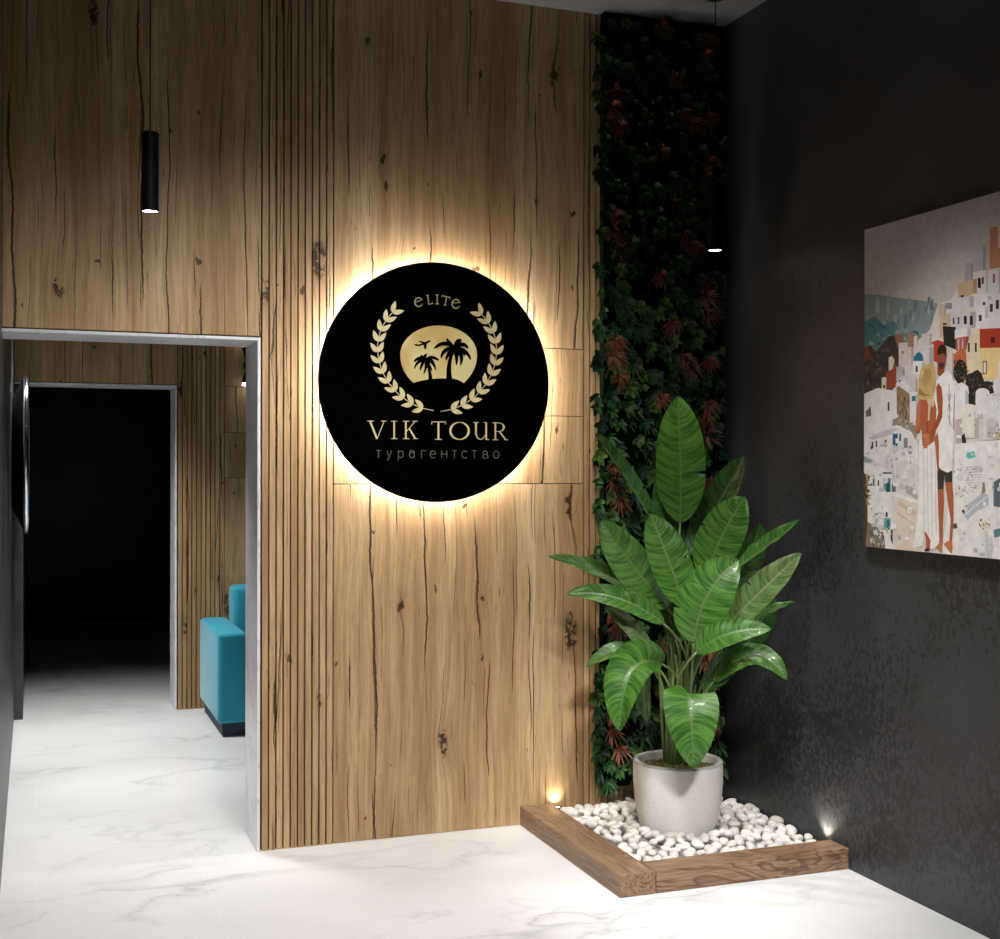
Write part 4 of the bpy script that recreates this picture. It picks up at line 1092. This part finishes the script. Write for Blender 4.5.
ip([(962, 511), (967, 505), (969, 508), (965, 514)], sq((60, 52, 48))); ip([(983, 482), (985, 480), (986, 492), (982, 494)], sq((150, 128, 112)))
for k in range(26):
    x = prs.gauss(983, 3); y = prs.gauss(524, 4); ip([(x, y), (x+2, y+.4), (x+1, y+2)], sq(prs.choice([(206, 176, 110), (80, 56, 40), (226, 206, 150)])))
ip([(985, 533), (991, 530), (994, 548), (992, 560), (987, 558)], sq((206, 204, 206))); ip([(994, 482), (1004, 476), (1004, 508), (994, 506)], sq((92, 108, 118))); ip([(994, 530), (1001, 528), (1001, 536), (995, 538)], sq((96, 130, 136)))
ip([(953, 524), (957, 523), (958, 528), (954, 529)], sq((90, 84, 84)))
# out of frame to the right: more town
for k in range(90):
    y_ = prs.uniform(py1, -1.86); z_ = prs.uniform(pz0, 2.30-0.10*prs.random()); w_ = prs.uniform(.05, .14); h_ = prs.uniform(.05, .12)
    cc = sq(prs.choice(WH+[(232, 202, 150), (206, 160, 130)]))
    ipoly_yz([(y_, z_), (y_+w_, z_), (y_+w_, z_+h_), (y_, z_+h_)] if prs.random() < .6 else [(y_, z_), (y_+w_, z_), (y_+w_, z_+h_), (y_+w_*.5, z_+h_*1.25), (y_, z_+h_)], cc) if y_+w_ < -1.86 else None
    if y_+w_ < -1.86: ipoly_yz([(y_+w_*.4, z_+h_*.3), (y_+w_*.55, z_+h_*.3), (y_+w_*.55, z_+h_*.65), (y_+w_*.4, z_+h_*.65)], sq(DK))
for k in range(150):
    if prs.random() < .5: x = prs.uniform(866, 922); y = prs.uniform(438, 540)
    else: x = prs.uniform(957, 1010); y = prs.uniform(400, 555)
    w_ = prs.uniform(2, 6); h_ = prs.uniform(2, 6); v = prs.uniform(196, 246)
    ip([(x, y), (x+w_, y+prs.uniform(-.6, 1)), (x+w_, y+h_), (x, y+h_)], sq((round(v), round(v*.985), round(v*.97))))
    if k % 3 == 0: ip([(x+w_*.5, y+h_*.3), (x+w_*.5+.8, y+h_*.3), (x+w_*.5+.8, y+h_*.8), (x+w_*.5, y+h_*.8)], sq(prs.choice([(90, 84, 80), (150, 140, 132), (120, 150, 158)])))
# the couple, seen from behind
SK = (176, 98, 66); SK2 = (146, 76, 50)
def zq(x, y): return (860+x/6.707, 310+y/6.707)
def zr(x, y): return (860+x/6.707, 430+y/6.707)
def iz(pts, c, f=zq): ip([f(*p) for p in pts], sq(c))
# man: legs, shorts, shirt, arm, head
iz([(525, 390), (562, 390), (566, 480), (558, 640), (558, 760), (556, 825), (530, 800), (540, 740), (532, 560)], SK, zr)
iz([(575, 345), (622, 345), (632, 450), (632, 600), (622, 740), (626, 800), (618, 830), (592, 800), (604, 730), (612, 600), (590, 460)], SK, zr)
iz([(495, 760), (512, 742), (540, 738), (556, 760), (557, 826), (540, 815), (515, 790)], (196, 122, 90), zr)
iz([(566, 765), (585, 750), (608, 740), (625, 765), (622, 830), (598, 806)], (196, 122, 90), zr)
iz([(525, 255), (622, 255), (622, 350), (576, 352), (570, 300), (562, 395), (525, 400)], (66, 62, 58), zr)
iz([(516, 480), (560, 430), (590, 405), (622, 440), (636, 500), (636, 700), (630, 900), (626, 1075), (590, 1090), (545, 1070), (520, 1000), (516, 700)], (240, 234, 230))
for x0, y0, x1, y1 in ((590, 560, 612, 680), (612, 560, 590, 680), (592, 700, 612, 780), (600, 500, 604, 760)):
    iz([(x0, y0), (x0+4, y0), (x1+4, y1), (x1, y1)], (120, 110, 110))
iz([(636, 560), (640, 560), (634, 800), (628, 800)], (196, 120, 90))
iz([(524, 350), (570, 350), (566, 420), (540, 445), (524, 430)], SK2)
iz([(522, 330), (524, 270), (540, 235), (565, 228), (584, 250), (584, 310), (574, 380), (548, 400), (528, 380)], (150, 84, 66))
iz([(522, 300), (526, 262), (545, 232), (572, 232), (586, 262), (582, 310), (560, 290), (540, 300)], (58, 38, 32))
iz([(528, 360), (545, 350), (570, 356), (564, 392), (540, 398)], (84, 48, 40))
# woman: dress, back, hair, hat
iz([(400, 100), (420, 20), (500, 60), (520, 200), (528, 500), (535, 760), (500, 800), (470, 800), (440, 680), (420, 780), (360, 790), (390, 600), (402, 300)], (240, 234, 228), zr)
for k, x in enumerate((430, 455, 480, 505)): iz([(x, 120), (x+4, 120), (x+8+k*2, 700), (x+2+k*2, 700)], (206, 198, 194), zr)
iz([(436, 680), (450, 690), (478, 740), (474, 800), (460, 812), (445, 790), (448, 740)], SK, zr); iz([(436, 800), (466, 786), (470, 812), (440, 815)], (70, 60, 58), zr)
iz([(388, 640), (402, 598), (430, 590), (500, 600), (518, 660), (512, 760), (500, 880), (470, 905), (425, 900), (416, 780), (400, 820), (378, 826), (376, 780)], SK)
iz([(388, 640), (402, 600), (412, 610), (408, 700), (400, 800), (378, 828), (374, 800)], (192, 112, 78))
iz([(455, 640), (462, 640), (458, 840), (450, 840)], SK2)
# his arm round her waist and the hands
iz([(516, 520), (530, 490), (552, 520), (560, 600), (556, 720), (530, 780), (480, 860), (450, 900), (425, 860), (460, 830), (510, 760), (530, 690), (520, 600)], (162, 86, 58))
iz([(418, 850), (440, 826), (470, 830), (474, 880), (456, 925), (430, 930), (424, 900)], (200, 122, 88))
for y in (862, 880, 900): iz([(420, y), (446, y+2), (446, y+6), (420, y+5)], (110, 56, 40))
iz([(505, 860), (526, 820), (534, 900), (534, 1090), (520, 1050), (512, 940)], SK)
iz([(450, 590), (500, 580), (502, 640), (490, 655), (480, 630), (470, 740), (458, 744), (462, 640)], (220, 196, 160))
iz([(436, 370), (470, 358), (500, 366), (514, 420), (508, 500), (500, 560), (488, 590), (440, 606), (404, 600), (388, 590), (398, 520), (400, 450), (414, 400)], (206, 172, 118))
iz([(438, 400), (470, 392), (490, 430), (470, 480), (440, 520), (420, 500), (424, 440)], (186, 148, 92))
iz([(400, 520), (440, 560), (488, 570), (440, 580), (396, 566)], (164, 126, 78)); iz([(412, 440), (424, 400), (430, 404), (420, 470)], (226, 198, 150))
for k in range(50):
    x = prs.uniform(404, 500); y = prs.uniform(376, 590); iz([(x, y), (x+7, y+3), (x+5, y+9)], prs.choice([(222, 194, 146), (170, 134, 84), (196, 160, 106)]))
pm.build('photo_print', [cmat(c) for c in ink_list], pc)

# ------------------------------------------------------------------ world and colour
w = bpy.data.worlds.new('world'); S.world = w; w.use_nodes = True
bg = w.node_tree.nodes['Background']; bg.inputs[0].default_value = (0.5, 0.55, 0.6, 1); bg.inputs[1].default_value = 0.0
S.view_settings.view_transform = 'Standard'; S.view_settings.look = 'None'
S.view_settings.gamma = 1.0; S.view_settings.use_curve_mapping = False
S.view_settings.exposure = 0.0
